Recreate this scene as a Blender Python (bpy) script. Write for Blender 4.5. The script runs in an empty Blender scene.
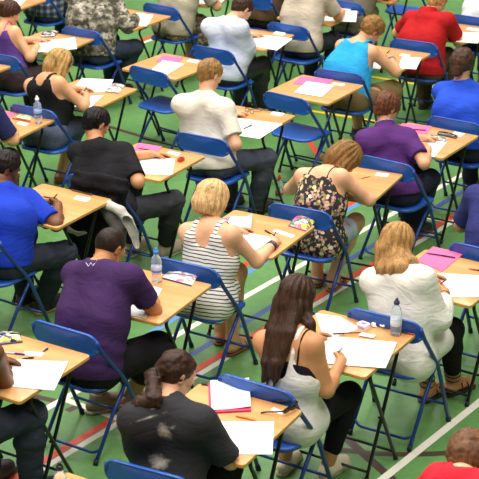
import bpy, bmesh, math, random
import numpy as np
from mathutils import Vector, Matrix
random.seed(7)
C = bpy.context.scene.collection
PI = math.pi
DESK_H = 0.73
# ------------------------------------------------------------------ camera model (focal length in pixels of a 479 px frame)
F_PX, PITCH, ROLL, CAM_H = 1519.134, 0.396211, -0.009935, 4.4296
def at(px, py, z):
    """ground-plan point where the photograph's pixel meets the horizontal plane at height z"""
    u, v = px-239.5, py-239.5
    cr, sr = math.cos(ROLL), math.sin(ROLL)
    u, v = cr*u+sr*v, -sr*u+cr*v
    d = np.array([u/F_PX, math.cos(PITCH)-(v/F_PX)*math.sin(PITCH), -math.sin(PITCH)-(v/F_PX)*math.cos(PITCH)])
    t = (z-CAM_H)/d[2]
    return np.array([d[0]*t, d[1]*t, z])
# ------------------------------------------------------------------ materials
def lin(c):
    return tuple((x/255/12.92 if x/255 <= .04045 else ((x/255+.055)/1.055)**2.4) for x in c)+(1,)
MATS = {}
def nodes_of(name):
    m = bpy.data.materials.new(name); m.use_nodes = True
    nt = m.node_tree; b = nt.nodes['Principled BSDF']
    return m, nt, b
def N(nt, t, **kw):
    n = nt.nodes.new(t)
    for k, v in kw.items(): setattr(n, k, v)
    return n
def bump(nt, b, height, strength=.3, dist=.01):
    bn = N(nt, 'ShaderNodeBump'); bn.inputs['Strength'].default_value = strength; bn.inputs['Distance'].default_value = dist
    nt.links.new(height, bn.inputs['Height']); nt.links.new(bn.outputs['Normal'], b.inputs['Normal'])
def coords(nt, scale=(1,1,1), which='Object'):
    tc = N(nt, 'ShaderNodeTexCoord'); mp = N(nt, 'ShaderNodeMapping'); mp.inputs['Scale'].default_value = scale
    nt.links.new(tc.outputs[which], mp.inputs['Vector']); return mp.outputs['Vector']
def noise(nt, vec, scale, detail=4, rough=.55):
    n = N(nt, 'ShaderNodeTexNoise'); n.inputs['Scale'].default_value = scale; n.inputs['Detail'].default_value = detail; n.inputs['Roughness'].default_value = rough
    nt.links.new(vec, n.inputs['Vector']); return n
def ramp(nt, fac, stops, interp='LINEAR'):
    r = N(nt, 'ShaderNodeValToRGB'); cr = r.color_ramp; cr.interpolation = interp
    while len(cr.elements) < len(stops): cr.elements.new(.5)
    for e, (p, c) in zip(cr.elements, stops): e.position = p; e.color = c
    nt.links.new(fac, r.inputs['Fac']); return r
def mix(nt, fac, a, b):
    m = N(nt, 'ShaderNodeMix', data_type='RGBA')
    if hasattr(fac, 'default_value') or hasattr(fac, 'links'): nt.links.new(fac, m.inputs[0])
    else: m.inputs[0].default_value = fac
    for s, i in ((a, 6), (b, 7)):
        if isinstance(s, tuple): m.inputs[i].default_value = s
        else: nt.links.new(s, m.inputs[i])
    return m.outputs[2]
def plain(name, rgb, rough=.5, metal=0, spec=.5, var=0.0, vscale=20, bumpk=0, bscale=60):
    key = (name, rgb)
    if key in MATS: return MATS[key]
    m, nt, b = nodes_of(name)
    c = lin(rgb); b.inputs['Roughness'].default_value = rough; b.inputs['Metallic'].default_value = metal; b.inputs['Specular IOR Level'].default_value = spec
    v = coords(nt); n = noise(nt, v, vscale)
    lo = tuple(x*(1-var) for x in c[:3])+(1,); hi = tuple(min(1, x*(1+var)) for x in c[:3])+(1,)
    r = ramp(nt, n.outputs['Fac'], [(.3, lo), (.7, hi)])
    nt.links.new(r.outputs['Color'], b.inputs['Base Color'])
    if bumpk: bump(nt, b, noise(nt, v, bscale, 3).outputs['Fac'], bumpk, .004)
    MATS[key] = m; return m
def fabric(rgb, rough=.85, name='cotton_fabric'):
    """woven cloth: soft folds and a fine weave in the normal, faint colour variation"""
    key = (name, rgb)
    if key in MATS: return MATS[key]
    m, nt, b = nodes_of(name); c = lin(rgb)
    b.inputs['Roughness'].default_value = rough; b.inputs['Specular IOR Level'].default_value = .14
    v = coords(nt); n = noise(nt, v, 9, 3)
    r = ramp(nt, n.outputs['Fac'], [(.3, tuple(x*.88 for x in c[:3])+(1,)), (.7, tuple(min(1, x*1.08) for x in c[:3])+(1,))])
    nt.links.new(r.outputs['Color'], b.inputs['Base Color'])
    folds(nt, b, v); MATS[key] = m; return m
def folds(nt, b, v):
    f = noise(nt, coords(nt, (7, 7, 16)), 1.0, 2.5, .5); f.inputs['Distortion'].default_value = 1.2
    w = noise(nt, v, 420, 1)
    a = N(nt, 'ShaderNodeMath', operation='MULTIPLY_ADD'); a.inputs[1].default_value = .03
    nt.links.new(w.outputs['Fac'], a.inputs[0]); nt.links.new(f.outputs['Fac'], a.inputs[2])
    bump(nt, b, a.outputs[0], .30, .03)
def denim(rgb):
    key = ('denim', rgb)
    if key in MATS: return MATS[key]
    m, nt, b = nodes_of('denim'); c = lin(rgb)
    b.inputs['Roughness'].default_value = .9; b.inputs['Specular IOR Level'].default_value = .2
    v = coords(nt); n = noise(nt, v, 7, 5)
    r = ramp(nt, n.outputs['Fac'], [(.3, tuple(x*.7 for x in c[:3])+(1,)), (.55, c), (.75, tuple(min(1, x*1.7) for x in c[:3])+(1,))])
    nt.links.new(r.outputs['Color'], b.inputs['Base Color']); folds(nt, b, v)
    MATS[key] = m; return m
def skin(rgb):
    key = ('skin', rgb)
    if key in MATS: return MATS[key]
    m, nt, b = nodes_of('skin'); c = lin(rgb)
    b.inputs['Roughness'].default_value = .5; b.inputs['Specular IOR Level'].default_value = .35
    b.inputs['Subsurface Weight'].default_value = .12; b.inputs['Subsurface Radius'].default_value = (.012, .005, .003); b.inputs['Subsurface Scale'].default_value = 1
    v = coords(nt); n = noise(nt, v, 14, 4)
    r = ramp(nt, n.outputs['Fac'], [(.3, (c[0]*.88, c[1]*.84, c[2]*.82, 1)), (.7, (min(1, c[0]*1.06), c[1]*1.05, c[2]*1.05, 1))])
    nt.links.new(r.outputs['Color'], b.inputs['Base Color'])
    bump(nt, b, noise(nt, v, 260, 2).outputs['Fac'], .12, .002)
    MATS[key] = m; return m
def hair_mat(rgb, streak=1.0):
    key = ('hair', rgb)
    if key in MATS: return MATS[key]
    m, nt, b = nodes_of('hair'); c = lin(rgb)
    b.inputs['Roughness'].default_value = .45; b.inputs['Specular IOR Level'].default_value = .18
    b.inputs['Anisotropic'].default_value = .5
    v = coords(nt, (120, 120, 22)); n = noise(nt, v, 1.0, 3, .6)
    v2 = coords(nt, (30, 30, 5)); n2 = noise(nt, v2, 1.0, 2)
    a = N(nt, 'ShaderNodeMath', operation='ADD'); nt.links.new(n.outputs['Fac'], a.inputs[0]); nt.links.new(n2.outputs['Fac'], a.inputs[1])
    h = N(nt, 'ShaderNodeMath', operation='MULTIPLY'); h.inputs[1].default_value = .5; nt.links.new(a.outputs[0], h.inputs[0])
    r = ramp(nt, h.outputs[0], [(.33, tuple(x*.42 for x in c[:3])+(1,)), (.5, c), (.68, tuple(min(1, x*1.5) for x in c[:3])+(1,))])
    nt.links.new(r.outputs['Color'], b.inputs['Base Color'])
    bump(nt, b, n.outputs['Fac'], .55, .006)
    MATS[key] = m; return m
# ------------------------------------------------------------------ object helpers
def tag(o, label=None, cat=None, group=None, kind=None):
    if label: o['label'] = label
    if cat: o['category'] = cat
    if group: o['group'] = group
    if kind: o['kind'] = kind
    return o
def empty(name, loc, rz=0, label=None, cat=None, group=None):
    o = bpy.data.objects.new(name, None); C.objects.link(o); o.location = loc; o.rotation_euler = (0, 0, rz); o.empty_display_size = .1
    return tag(o, label, cat, group)
def link(name, me, mat=None, parent=None, loc=(0,0,0), smooth=True):
    o = bpy.data.objects.new(name, me); C.objects.link(o); o.location = loc
    if mat is not None and not me.materials:
        for m in (mat if isinstance(mat, (list, tuple)) else [mat]): me.materials.append(m)
    if parent: o.parent = parent
    if smooth:
        me.polygons.foreach_set('use_smooth', [True]*len(me.polygons)); me.update()
    return o
def mesh_bm(bm, name):
    me = bpy.data.meshes.new(name); bmesh.ops.recalc_face_normals(bm, faces=bm.faces); bm.to_mesh(me); bm.free(); return me
def tube(bm, pts, r, seg=10, taper=None):
    """a round bar along a polyline with closed ends"""
    pts = [Vector(p) for p in pts]; rings = []; up = None
    for i, p in enumerate(pts):
        d = (pts[min(i+1, len(pts)-1)]-pts[max(i-1, 0)]).normalized()
        if up is None: up = d.orthogonal().normalized()
        up = (up-d*up.dot(d)); up = up.normalized() if up.length > 1e-6 else d.orthogonal().normalized()
        s = d.cross(up); rr = r if taper is None else taper[i]
        rings.append([bm.verts.new(p+(up*math.cos(a)+s*math.sin(a))*rr) for a in (2*PI*k/seg for k in range(seg))])
    for A, B in zip(rings, rings[1:]):
        for k in range(seg): bm.faces.new((A[k], A[(k+1) % seg], B[(k+1) % seg], B[k]))
    bm.faces.new(rings[0][::-1]); bm.faces.new(rings[-1])
def arc_pts(pts, rad, n=5):
    """round the corners of a polyline"""
    pts = [Vector(p) for p in pts]; out = [pts[0]]
    for a, b, c in zip(pts, pts[1:], pts[2:]):
        u = (a-b).normalized(); w = (c-b).normalized(); t = min(rad, (a-b).length*.49, (c-b).length*.49)
        for k in range(n+1):
            s = k/n; p0 = b+u*t; p1 = b+w*t
            out.append(p0*(1-s)**2+b*2*s*(1-s)+p1*s**2)
    out.append(pts[-1]); return out
def lathe(bm, prof, seg=20, org=(0,0,0)):
    rings = []
    for r, z in prof:
        rings.append([bm.verts.new((org[0]+r*math.cos(2*PI*k/seg), org[1]+r*math.sin(2*PI*k/seg), org[2]+z)) for k in range(seg)])
    for A, B in zip(rings, rings[1:]):
        for k in range(seg): bm.faces.new((A[k], A[(k+1) % seg], B[(k+1) % seg], B[k]))
    bm.faces.new(rings[0][::-1]); bm.faces.new(rings[-1])
def slab(bm, outline, z0, z1, bev=0, seg=2):
    """closed prism of a plan outline with bevelled rims"""
    lo = [bm.verts.new((x, y, z0)) for x, y in outline]; hi = [bm.verts.new((x, y, z1)) for x, y in outline]; n = len(lo)
    fs = [bm.faces.new(lo[::-1]), bm.faces.new(hi)]
    for k in range(n): bm.faces.new((lo[k], lo[(k+1) % n], hi[(k+1) % n], hi[k]))
    if bev:
        es = [e for f in fs for e in f.edges]
        bmesh.ops.bevel(bm, geom=list(set(es)), offset=bev, segments=seg, affect='EDGES', profile=.6)
def rrect(w, d, r, n=5, cx=0, cy=0):
    out = []
    for sx, sy, a0 in ((1, 1, 0), (-1, 1, PI/2), (-1, -1, PI), (1, -1, 1.5*PI)):
        for k in range(n+1):
            a = a0+PI/2*k/n; out.append((cx+sx*(w/2-r)+r*math.cos(a), cy+sy*(d/2-r)+r*math.sin(a)))
    return out
# ------------------------------------------------------------------ implicit surfaces: bodies, clothes and hair are smooth unions meshed with surface nets
def V3(p): return np.asarray(p, dtype=np.float32)
def unit(v): v = np.asarray(v, float); return v/np.linalg.norm(v)
class Field:
    def __init__(s, lo, hi, vx):
        s.lo = np.asarray(lo, float)-3*vx; s.v = vx
        s.n = np.ceil((np.asarray(hi, float)+3*vx-s.lo)/vx).astype(int)+1
        s.D = np.full(tuple(s.n), 9.0, np.float32)
        s.ax = [(s.lo[i]+vx*np.arange(s.n[i])).astype(np.float32) for i in range(3)]
    def like(s):
        f = Field.__new__(Field); f.lo, f.v, f.n, f.ax = s.lo, s.v, s.n, s.ax; f.D = np.full(tuple(s.n), 9.0, np.float32); return f
    def blk(s, lo, hi):
        a = np.clip(np.floor((np.asarray(lo)-s.lo)/s.v).astype(int), 0, s.n); b = np.clip(np.ceil((np.asarray(hi)-s.lo)/s.v).astype(int)+1, 0, s.n)
        if (b <= a).any(): return None, None
        sl = tuple(slice(int(a[i]), int(b[i])) for i in range(3))
        return sl, (s.ax[0][sl[0]][:, None, None], s.ax[1][sl[1]][None, :, None], s.ax[2][sl[2]][None, None, :])
    def put(s, sl, d, k, carve=False):
        A = s.D[sl]
        if carve:
            h = np.maximum(k-np.abs(A+d), 0)/max(k, 1e-6); s.D[sl] = np.maximum(A, -d)+h*h*k*.25
        else:
            h = np.maximum(k-np.abs(A-d), 0)/max(k, 1e-6); s.D[sl] = np.minimum(A, d)-h*h*k*.25
    def cone(s, a, b, ra, rb, k=.02, carve=False):
        a, b = np.asarray(a, float), np.asarray(b, float); m = max(ra, rb)+k+2*s.v+.02
        sl, X = s.blk(np.minimum(a, b)-m, np.maximum(a, b)+m)
        if sl is None: return s
        ab = b-a; L = float(ab@ab)+1e-12
        P = [X[i]-np.float32(a[i]) for i in range(3)]
        t = np.clip((P[0]*ab[0]+P[1]*ab[1]+P[2]*ab[2])/L, 0, 1).astype(np.float32)
        d = np.sqrt((P[0]-t*np.float32(ab[0]))**2+(P[1]-t*np.float32(ab[1]))**2+(P[2]-t*np.float32(ab[2]))**2)-(ra+(rb-ra)*t)
        s.put(sl, d.astype(np.float32), k, carve); return s
    def ell(s, c, axes, r, k=.02, carve=False):
        c = np.asarray(c, float); m = max(r)+k+2*s.v+.02
        sl, X = s.blk(c-m, c+m)
        if sl is None: return s
        P = [X[i]-np.float32(c[i]) for i in range(3)]
        q = [((P[0]*A[0]+P[1]*A[1]+P[2]*A[2])).astype(np.float32) for A in np.asarray(axes, float)]
        k0 = np.sqrt(sum((q[i]/r[i])**2 for i in range(3))); k1 = np.sqrt(sum((q[i]/r[i]**2)**2 for i in range(3)))+1e-6
        s.put(sl, (k0*(k0-1)/k1).astype(np.float32), k, carve); return s
    def plane(s, p, n, k=0.0):
        """cut away the side the normal points to"""
        n = unit(n); X = [s.ax[0][:, None, None], s.ax[1][None, :, None], s.ax[2][None, None, :]]
        d = (sum((X[i]-np.float32(p[i]))*np.float32(n[i]) for i in range(3))).astype(np.float32)
        s.D = np.maximum(s.D, d); return s
    def join(s, o, k=0.0):
        h = np.maximum(k-np.abs(s.D-o.D), 0)/max(k, 1e-6); s.D = np.minimum(s.D, o.D)-h*h*k*.25; return s
    def chain(s, pts, rs, k=.02):
        for (a, b, ra, rb) in zip(pts, pts[1:], rs, rs[1:]): s.cone(a, b, ra, rb, k)
        return s
    def ripple(s, fn):
        """displace the surface by a function of position (folds, locks)"""
        idx = np.argwhere(np.abs(s.D) < 3.5*s.v+.012)
        if len(idx):
            P = s.lo+idx*s.v; s.D[idx[:, 0], idx[:, 1], idx[:, 2]] += fn(P).astype(np.float32)
        return s
    def mesh(s, name, origin=(0,0,0)):
        D = s.D; neg = D < 0
        if not neg.any(): return None
        c = [neg[i:neg.shape[0]-1+i, j:neg.shape[1]-1+j, k:neg.shape[2]-1+k] for i in (0,1) for j in (0,1) for k in (0,1)]
        sm = np.zeros(c[0].shape, np.int8)
        for q in c: sm += q
        cells = np.argwhere((sm > 0) & (sm < 8)); ci = -np.ones(sm.shape, np.int64); ci[tuple(cells.T)] = np.arange(len(cells))
        acc = np.zeros((len(cells), 3)); cnt = np.zeros(len(cells))
        cor = [(i, j, k) for i in (0,1) for j in (0,1) for k in (0,1)]
        val = {q: D[cells[:, 0]+q[0], cells[:, 1]+q[1], cells[:, 2]+q[2]] for q in cor}
        for q in cor:
            for ax in range(3):
                if q[ax]: continue
                q2 = list(q); q2[ax] = 1; q2 = tuple(q2); a, b = val[q], val[q2]; m = (a < 0) != (b < 0)
                t = np.where(m, a/np.where(m, a-b, 1), 0)
                for i in range(3): acc[:, i] += m*(q[i]+(t if i == ax else 0))
                cnt += m
        verts = s.lo+s.v*(cells+acc/cnt[:, None])-np.asarray(origin, float)
        quads = []
        for ax in range(3):
            sh = [slice(1, -1)]*3
            a = [slice(1, neg.shape[i]-1) for i in range(3)]; b = list(a); a[ax] = slice(0, neg.shape[ax]-1); b[ax] = slice(1, neg.shape[ax])
            A = neg[tuple(a)]; B = neg[tuple(b)]
            u, w = [(1, 2), (2, 0), (0, 1)][ax]
            for m, flip in ((A & ~B, False), (~A & B, True)):
                e = np.argwhere(m)
                if not len(e): continue
                e = e+np.array([0 if i == ax else 1 for i in range(3)])
                def cell(du, dw):
                    q = e.copy(); q[:, u] += du; q[:, w] += dw; return ci[q[:, 0], q[:, 1], q[:, 2]]
                Q = np.stack([cell(-1, -1), cell(0, -1), cell(0, 0), cell(-1, 0)], 1)
                quads.append(Q[:, ::-1] if flip else Q)
        Q = np.concatenate(quads).astype(np.int32); Q = Q[(Q >= 0).all(1)]
        me = bpy.data.meshes.new(name)
        me.vertices.add(len(verts)); me.vertices.foreach_set('co', verts.astype(np.float32).ravel())
        me.loops.add(Q.size); me.loops.foreach_set('vertex_index', Q.ravel())
        me.polygons.add(len(Q)); me.polygons.foreach_set('loop_start', np.arange(0, Q.size, 4, dtype=np.int32)); me.polygons.foreach_set('loop_total', np.full(len(Q), 4, dtype=np.int32))
        me.polygons.foreach_set('use_smooth', [True]*len(Q))
        me.update(calc_edges=True); me.validate(); return me
# ------------------------------------------------------------------ furniture
M_seat = plain('blue_plastic', (30, 84, 172), .38, 0, .5, .06, 30, .08, 300)
M_back = M_seat
M_tube = plain('painted_blue_tube', (38, 66, 138), .35, .3, .5, .08, 25)
M_cap = plain('dark_rubber', (24, 28, 40), .7)
M_leg = plain('black_painted_steel', (20, 20, 22), .35, .2, .5, .1)
def wood_material():
    m, nt, b = nodes_of('beech_laminate')
    b.inputs['Roughness'].default_value = .33; b.inputs['Specular IOR Level'].default_value = .45
    v = coords(nt, (3, 55, 20)); n = noise(nt, v, 1.0, 4, .6); n.inputs['Distortion'].default_value = .4
    v2 = coords(nt, (1.2, 9, 4)); n2 = noise(nt, v2, 1.0, 2)
    a = N(nt, 'ShaderNodeMath', operation='MULTIPLY_ADD'); a.inputs[1].default_value = .5
    nt.links.new(n.outputs['Fac'], a.inputs[0]); nt.links.new(n2.outputs['Fac'], a.inputs[2])
    r = ramp(nt, a.outputs[0], [(.45, lin((186, 128, 72))), (.75, lin((206, 151, 92))), (.95, lin((216, 164, 106)))])
    nt.links.new(r.outputs['Color'], b.inputs['Base Color'])
    return m
M_wood = wood_material()
M_edge = plain('beech_lipping', (214, 156, 78), .4, 0, .5, .08, 12)
chair_parts = None
def copy_tree(o, parent=None):
    c = o.copy(); C.objects.link(c); c.parent = parent
    for ch in KIDS.get(o.name, []): KIDS.setdefault(c.name, []).append(copy_tree(ch, c))
    return c
KIDS = {}
def part(name, bm, mat, parent, smooth=True):
    o = link(name, mesh_bm(bm, name), mat, parent, smooth=smooth)
    KIDS.setdefault(parent.name, []).append(o); return o
def auto_smooth(o, ang=40):
    me = o.data
    me.set_sharp_from_angle(angle=math.radians(ang)); return o
def make_chair():
    root = empty('folding_chair', (0,0,0))
    # seat: dished plastic pan with a rolled front
    bm = bmesh.new(); nx, ny = 18, 16; W, D = .425, .40
    def seat_z(u, w):   # u across -1..1, w front 1 / back -1
        return .452-.016*(1-u*u)*(1-w*w)**.5*.9-(.022*max(0, w-.7)/.3 if w > .7 else 0)
    top, bot = [], []
    ol = rrect(2, 2, .5, 6)
    rings = []
    for s in (0.0, .25, .5, .72, .88, .97, 1.0):
        ring = []
        for (x, y) in ol:
            u, w = x*s, y*s; ww = W/2*(1 if w > 0 else 1-.08*abs(w))
            z = seat_z(u, w)-(.0 if s < .97 else (.003 if s < 1 else .012)); ring.append((u*ww, w*D/2+.005, z))
        rings.append(ring)
    for s, dz in ((1.0, .024), (.93, .026), (.5, .024), (0.0, .022)):
        rings.append([(x*s*W/2*(1 if y > 0 else 1-.08*abs(y*s)), y*s*D/2+.005, seat_z(x*s, y*s)-dz) for x, y in ol])
    vr = [[bm.verts.new(p) for p in r] for r in rings]
    for A, B in zip(vr, vr[1:]):
        for k in range(len(A)): bm.faces.new((A[k], A[(k+1) % len(A)], B[(k+1) % len(A)], B[k]))
    bmesh.ops.remove_doubles(bm, verts=bm.verts, dist=1e-5)
    part('seat', bm, M_seat, root)
    # backrest: wrapped panel, corners well rounded, thick rim
    bm = bmesh.new(); HW, zc, hh = .236, .742, .074
    ol = rrect(2*HW, 2*hh, .0735, 9)
    def bp(x, z, off):
        t = x/HW; return (x, -.222+.038*t*t+off-.12*z, zc+z-(.022*t*t if z > -.03 else .008*t*t))
    rings = []
    for s, off in ((0, -.002), (.4, -.002), (.75, -.002), (.93, -.003), (.985, -.008), (1.0, -.002), (1.0, .006), (.98, .013), (.9, .010), (.7, .007), (.35, .006), (0, .006)):
        rings.append([bm.verts.new(bp(x*s if s > .9 else x*s, z*s, off)) for x, z in ol])
    for A, B in zip(rings, rings[1:]):
        for k in range(len(A)): bm.faces.new((A[k], A[(k+1) % len(A)], B[(k+1) % len(A)], B[k]))
    bmesh.ops.remove_doubles(bm, verts=bm.verts, dist=1e-5)
    part('backrest', bm, M_back, root)
    for sx in (-1, 1):
        bm = bmesh.new()   # long side bar: backrest down to the front foot
        tube(bm, arc_pts([(sx*.217, -.196, .765), (sx*.232, -.176, .70), (sx*.238, .025, .44), (sx*.240, .205, .015)], .06), .0125)
        l = part('leg', bm, M_tube, root)
        bm = bmesh.new(); tube(bm, [(sx*.240, .2, .03), (sx*.240, .209, 0)], .0155, 12); part('foot_cap', bm, M_cap, l)
        bm = bmesh.new()   # rear leg, from under the seat front back to the floor
        tube(bm, [(sx*.185, .13, .428), (sx*.186, -.03, .25), (sx*.188, -.215, .012)], .0115)
        l = part('leg', bm, M_tube, root)
        bm = bmesh.new(); tube(bm, [(sx*.188, -.207, .03), (sx*.188, -.219, 0)], .0145, 12); part('foot_cap', bm, M_cap, l)
        bm = bmesh.new(); tube(bm, [(sx*.178, .015, .437), (sx*.240, .02, .447)], .009, 10); part('hinge', bm, M_tube, root)
    bm = bmesh.new()   # bowed rear bar
    tube(bm, arc_pts([(-.187, -.165, .075), (-.15, -.185, .05), (.15, -.185, .05), (.187, -.165, .075)], .05), .0085)
    part('crossbar', bm, M_tube, root)
    bm = bmesh.new(); tube(bm, [(-.239, .15, .14), (.239, .15, .14)], .0085); part('crossbar', bm, M_tube, root)
    bm = bmesh.new(); tube(bm, [(-.186, .10, .40), (.186, .10, .40)], .007); part('crossbar', bm, M_tube, root)
    return root
def make_desk():
    root = empty('exam_desk', (0,0,0))
    bm = bmesh.new(); slab(bm, rrect(.6, .6, .022, 4), DESK_H-.02, DESK_H, .003, 2)
    top = part('tabletop', bm, [M_wood, M_edge], root)
    for p in top.data.polygons:
        if abs(p.normal.z) < .5: p.material_index = 1
    auto_smooth(top)
    for sx in (-1, 1):
        for sy in (-1, 1):
            bm = bmesh.new(); xo = sx*(.268 if sy > 0 else .246)
            tube(bm, arc_pts([(xo, -sy*.06, DESK_H-.03), (xo, -sy*.20, DESK_H-.035), (xo, sy*.155, .012)], .06), .0105)
            l = part('leg', bm, M_leg, root)
            bm = bmesh.new(); tube(bm, [(xo, sy*.148, .03), (xo, sy*.159, 0)], .0135, 12); part('foot_cap', bm, M_cap, l)
        bm = bmesh.new(); tube(bm, [(sx*.242, -.02, .345), (sx*.272, -.02, .345)], .007, 8); part('pivot', bm, M_leg, root)
    bm = bmesh.new(); tube(bm, [(-.268, .135, .06), (.268, .135, .06)], .008); part('crossbar', bm, M_leg, root)
    bm = bmesh.new(); tube(bm, [(-.246, -.135, .06), (.246, -.135, .06)], .008); part('crossbar', bm, M_leg, root)
    return root
# ------------------------------------------------------------------ people
JN = ['pelvis','chest','neck','head','LS','RS','LE','RE','LW','RW','LK','RK','LA','RA']
def lerp(a, b, t): return np.asarray(a)*(1-t)+np.asarray(b)*t
def rodr(v, k, ang):
    v, k = np.asarray(v, float), unit(k); c, s = math.cos(ang), math.sin(ang)
    return v*c+np.cross(k, v)*s+k*(k@v)*(1-c)
UP = np.array([0, 0, 1.])
def fbm(P, f, seed=0):
    """cheap smooth pseudo-noise of position, -1..1"""
    a = seed*1.7
    return (np.sin(P[:, 0]*f+a+1.3*np.sin(P[:, 1]*f*.8+a))+np.sin(P[:, 1]*f*1.1+2*a+1.4*np.sin(P[:, 2]*f*.9))+np.sin(P[:, 2]*f*1.3+a*.5+1.2*np.sin(P[:, 0]*f*.7+a)))/3
class Rig: pass
def rig(p):
    """joint positions in the world, limb radii and local frames"""
    r = Rig(); cx, cy, yaw = CHAIRS[p['d']]
    r.F = np.array([math.sin(yaw), math.cos(yaw), 0]); r.S = np.array([r.F[1], -r.F[0], 0]); r.base = np.array([cx, cy, 0.])
    r.j = {n: r.base+r.S*q[0]+r.F*q[1]+UP*q[2] for n, q in zip(JN, p['J'])}
    j = r.j; r.fem = p.get('fem', False); f = r.fem; b = p.get('build', 1.0)
    # soften the fitted neck: keep it above the shoulder line
    mid = (j['LS']+j['RS'])/2
    r.sh = unit(j['RS']-j['LS'])
    r.spine = unit(j['neck']-j['pelvis'])
    r.back = unit(np.cross(r.spine, r.sh))   # points ... fixed below
    if r.back@r.F > 0: r.back = -r.back
    hy, hp, hr = [math.radians(a) for a in p.get('head', (0, 35, 0))]
    hf = unit(r.F*math.cos(hy)+r.S*math.sin(hy)); hx = np.cross(hf, UP)
    hf2 = unit(hf*math.cos(hp)-UP*math.sin(hp)); hu = np.cross(hx, hf2)
    hx, hu = unit(hx*math.cos(hr)-hu*math.sin(hr)), unit(hu*math.cos(hr)+hx*math.sin(hr))
    r.hx, r.hf, r.hu = hx, hf2, hu; r.hs = p.get('hs', .97 if f else 1.0)
    r.lw = (.072 if f else .085)*b
    r.pr = (.112 if f else .112)*b**.5; r.wr = (.086 if f else .102)*b; r.cr = (.087 if f else .108)*b
    r.ar = [x*(.9 if f else 1.0)*b**.5 for x in (.052, .042, .028)]
    r.nr = .046 if f else .054
    r.lr = [x*(.98 if f else 1.0)*b**.5 for x in (.088, .062, .055, .040)]
    r.hipc = {s: j['pelvis']+r.S*sx*.080-UP*.005 for s, sx in (('L', -1), ('R', 1))}
    r.vx = p.get('vx', .0072)
    return r
def bounds(r, names, m):
    P = np.array([r.j[n] for n in names]); return P.min(0)-m, P.max(0)+m
def torso(F, r, e=0.0, top=True, hips=True, k=.05, wd=1.0, inn=.5):
    j = r.j; shv = r.sh
    for sx in (-1, 1):
        s = j['RS'] if sx > 0 else j['LS']
        hp = j['pelvis']+r.S*sx*r.lw; cp = j['chest']+unit(r.S+shv)*sx*r.lw*.95; upp = lerp(j['neck'], s, inn)-r.spine*.055+r.back*.0
        wp = lerp(hp, cp, .5)-r.S*sx*(.012 if r.fem else 0)
        if hips: F.cone(hp, wp, r.pr*wd+e, r.wr*wd+e, k)
        F.cone(wp, cp, r.wr*wd+e, r.cr*wd+e, k)
        F.cone(cp, upp, r.cr*wd+e, .078+e, k)
        F.cone(lerp(j['neck'], s, .74 if top else inn+.1)-r.spine*.062+r.back*.012, cp+shv*sx*.012, .054+e, r.cr*.86+e, .06)
        if top: F.cone(j['neck']-r.spine*.012+r.back*.004, s-r.spine*.006, .052+e*.8, .047+e, .05)
    F.cone(j['chest']-r.back*.0, lerp(j['chest'], j['neck'], .8)+r.back*.004, r.cr*.95*wd+e, .078+e, k)
    if r.fem:
        for sx in (-1, 1): F.cone(lerp(j['chest'], j['neck'], .35)-r.back*.075+shv*sx*.065, lerp(j['chest'], j['neck'], .3)-r.back*.09+shv*sx*.065, .06+e, .055+e, .04)
def legs(F, r, e=(0,0,0,0), upto=1.0, seat=True, k=.03):
    for s in 'LR':
        h, kn, a = r.hipc[s], r.j[s+'K'], r.j[s+'A']; lr = r.lr
        if seat: F.cone(h-r.F*.03-UP*.0, h+r.F*.03, .095+e[0], .090+e[0], .04)
        if upto >= 1: F.cone(h, kn, lr[0]+e[0], lr[1]+e[1], k)
        else: F.cone(h, lerp(h, kn, upto), lr[0]+e[0], lr[0]+(lr[1]-lr[0])*upto+e[1], k)
        if upto > 1:
            t = min(1, upto-1); calf = lerp(kn, a, .35)-r.F*.018
            if e[2] == 0 or True:
                F.cone(kn, calf, lr[1]*.95+e[1], lr[2]*1.05+e[2], k)
                if t > .35: F.cone(calf, lerp(kn, a, t), lr[2]*1.05+e[2], lr[2]+(lr[3]-lr[2])*((t-.35)/.65)+e[3], k)
    return F
def arm(F, r, s, e=(0,0,0), t0=0, t1=2, k=.02, extend=True):
    j = r.j; S, E, W = j[s+'S'], j[s+'E'], j[s+'W']; a = r.ar
    if t1 >= 1: F.cone(S, E, a[0]+e[0], a[1]+e[1], k)
    else: F.cone(S, lerp(S, E, t1), a[0]+e[0], a[0]+(a[1]-a[0])*t1+e[1], k)
    if t1 > 1:
        t = t1-1; m = lerp(E, W, .3)
        F.cone(E, m, a[1]*.95+e[1], a[1]*1.02+e[1], k); F.cone(m, lerp(E, W, t), a[1]*1.02+e[1], a[1]+(a[2]-a[1])*t+e[2], k)
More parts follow.
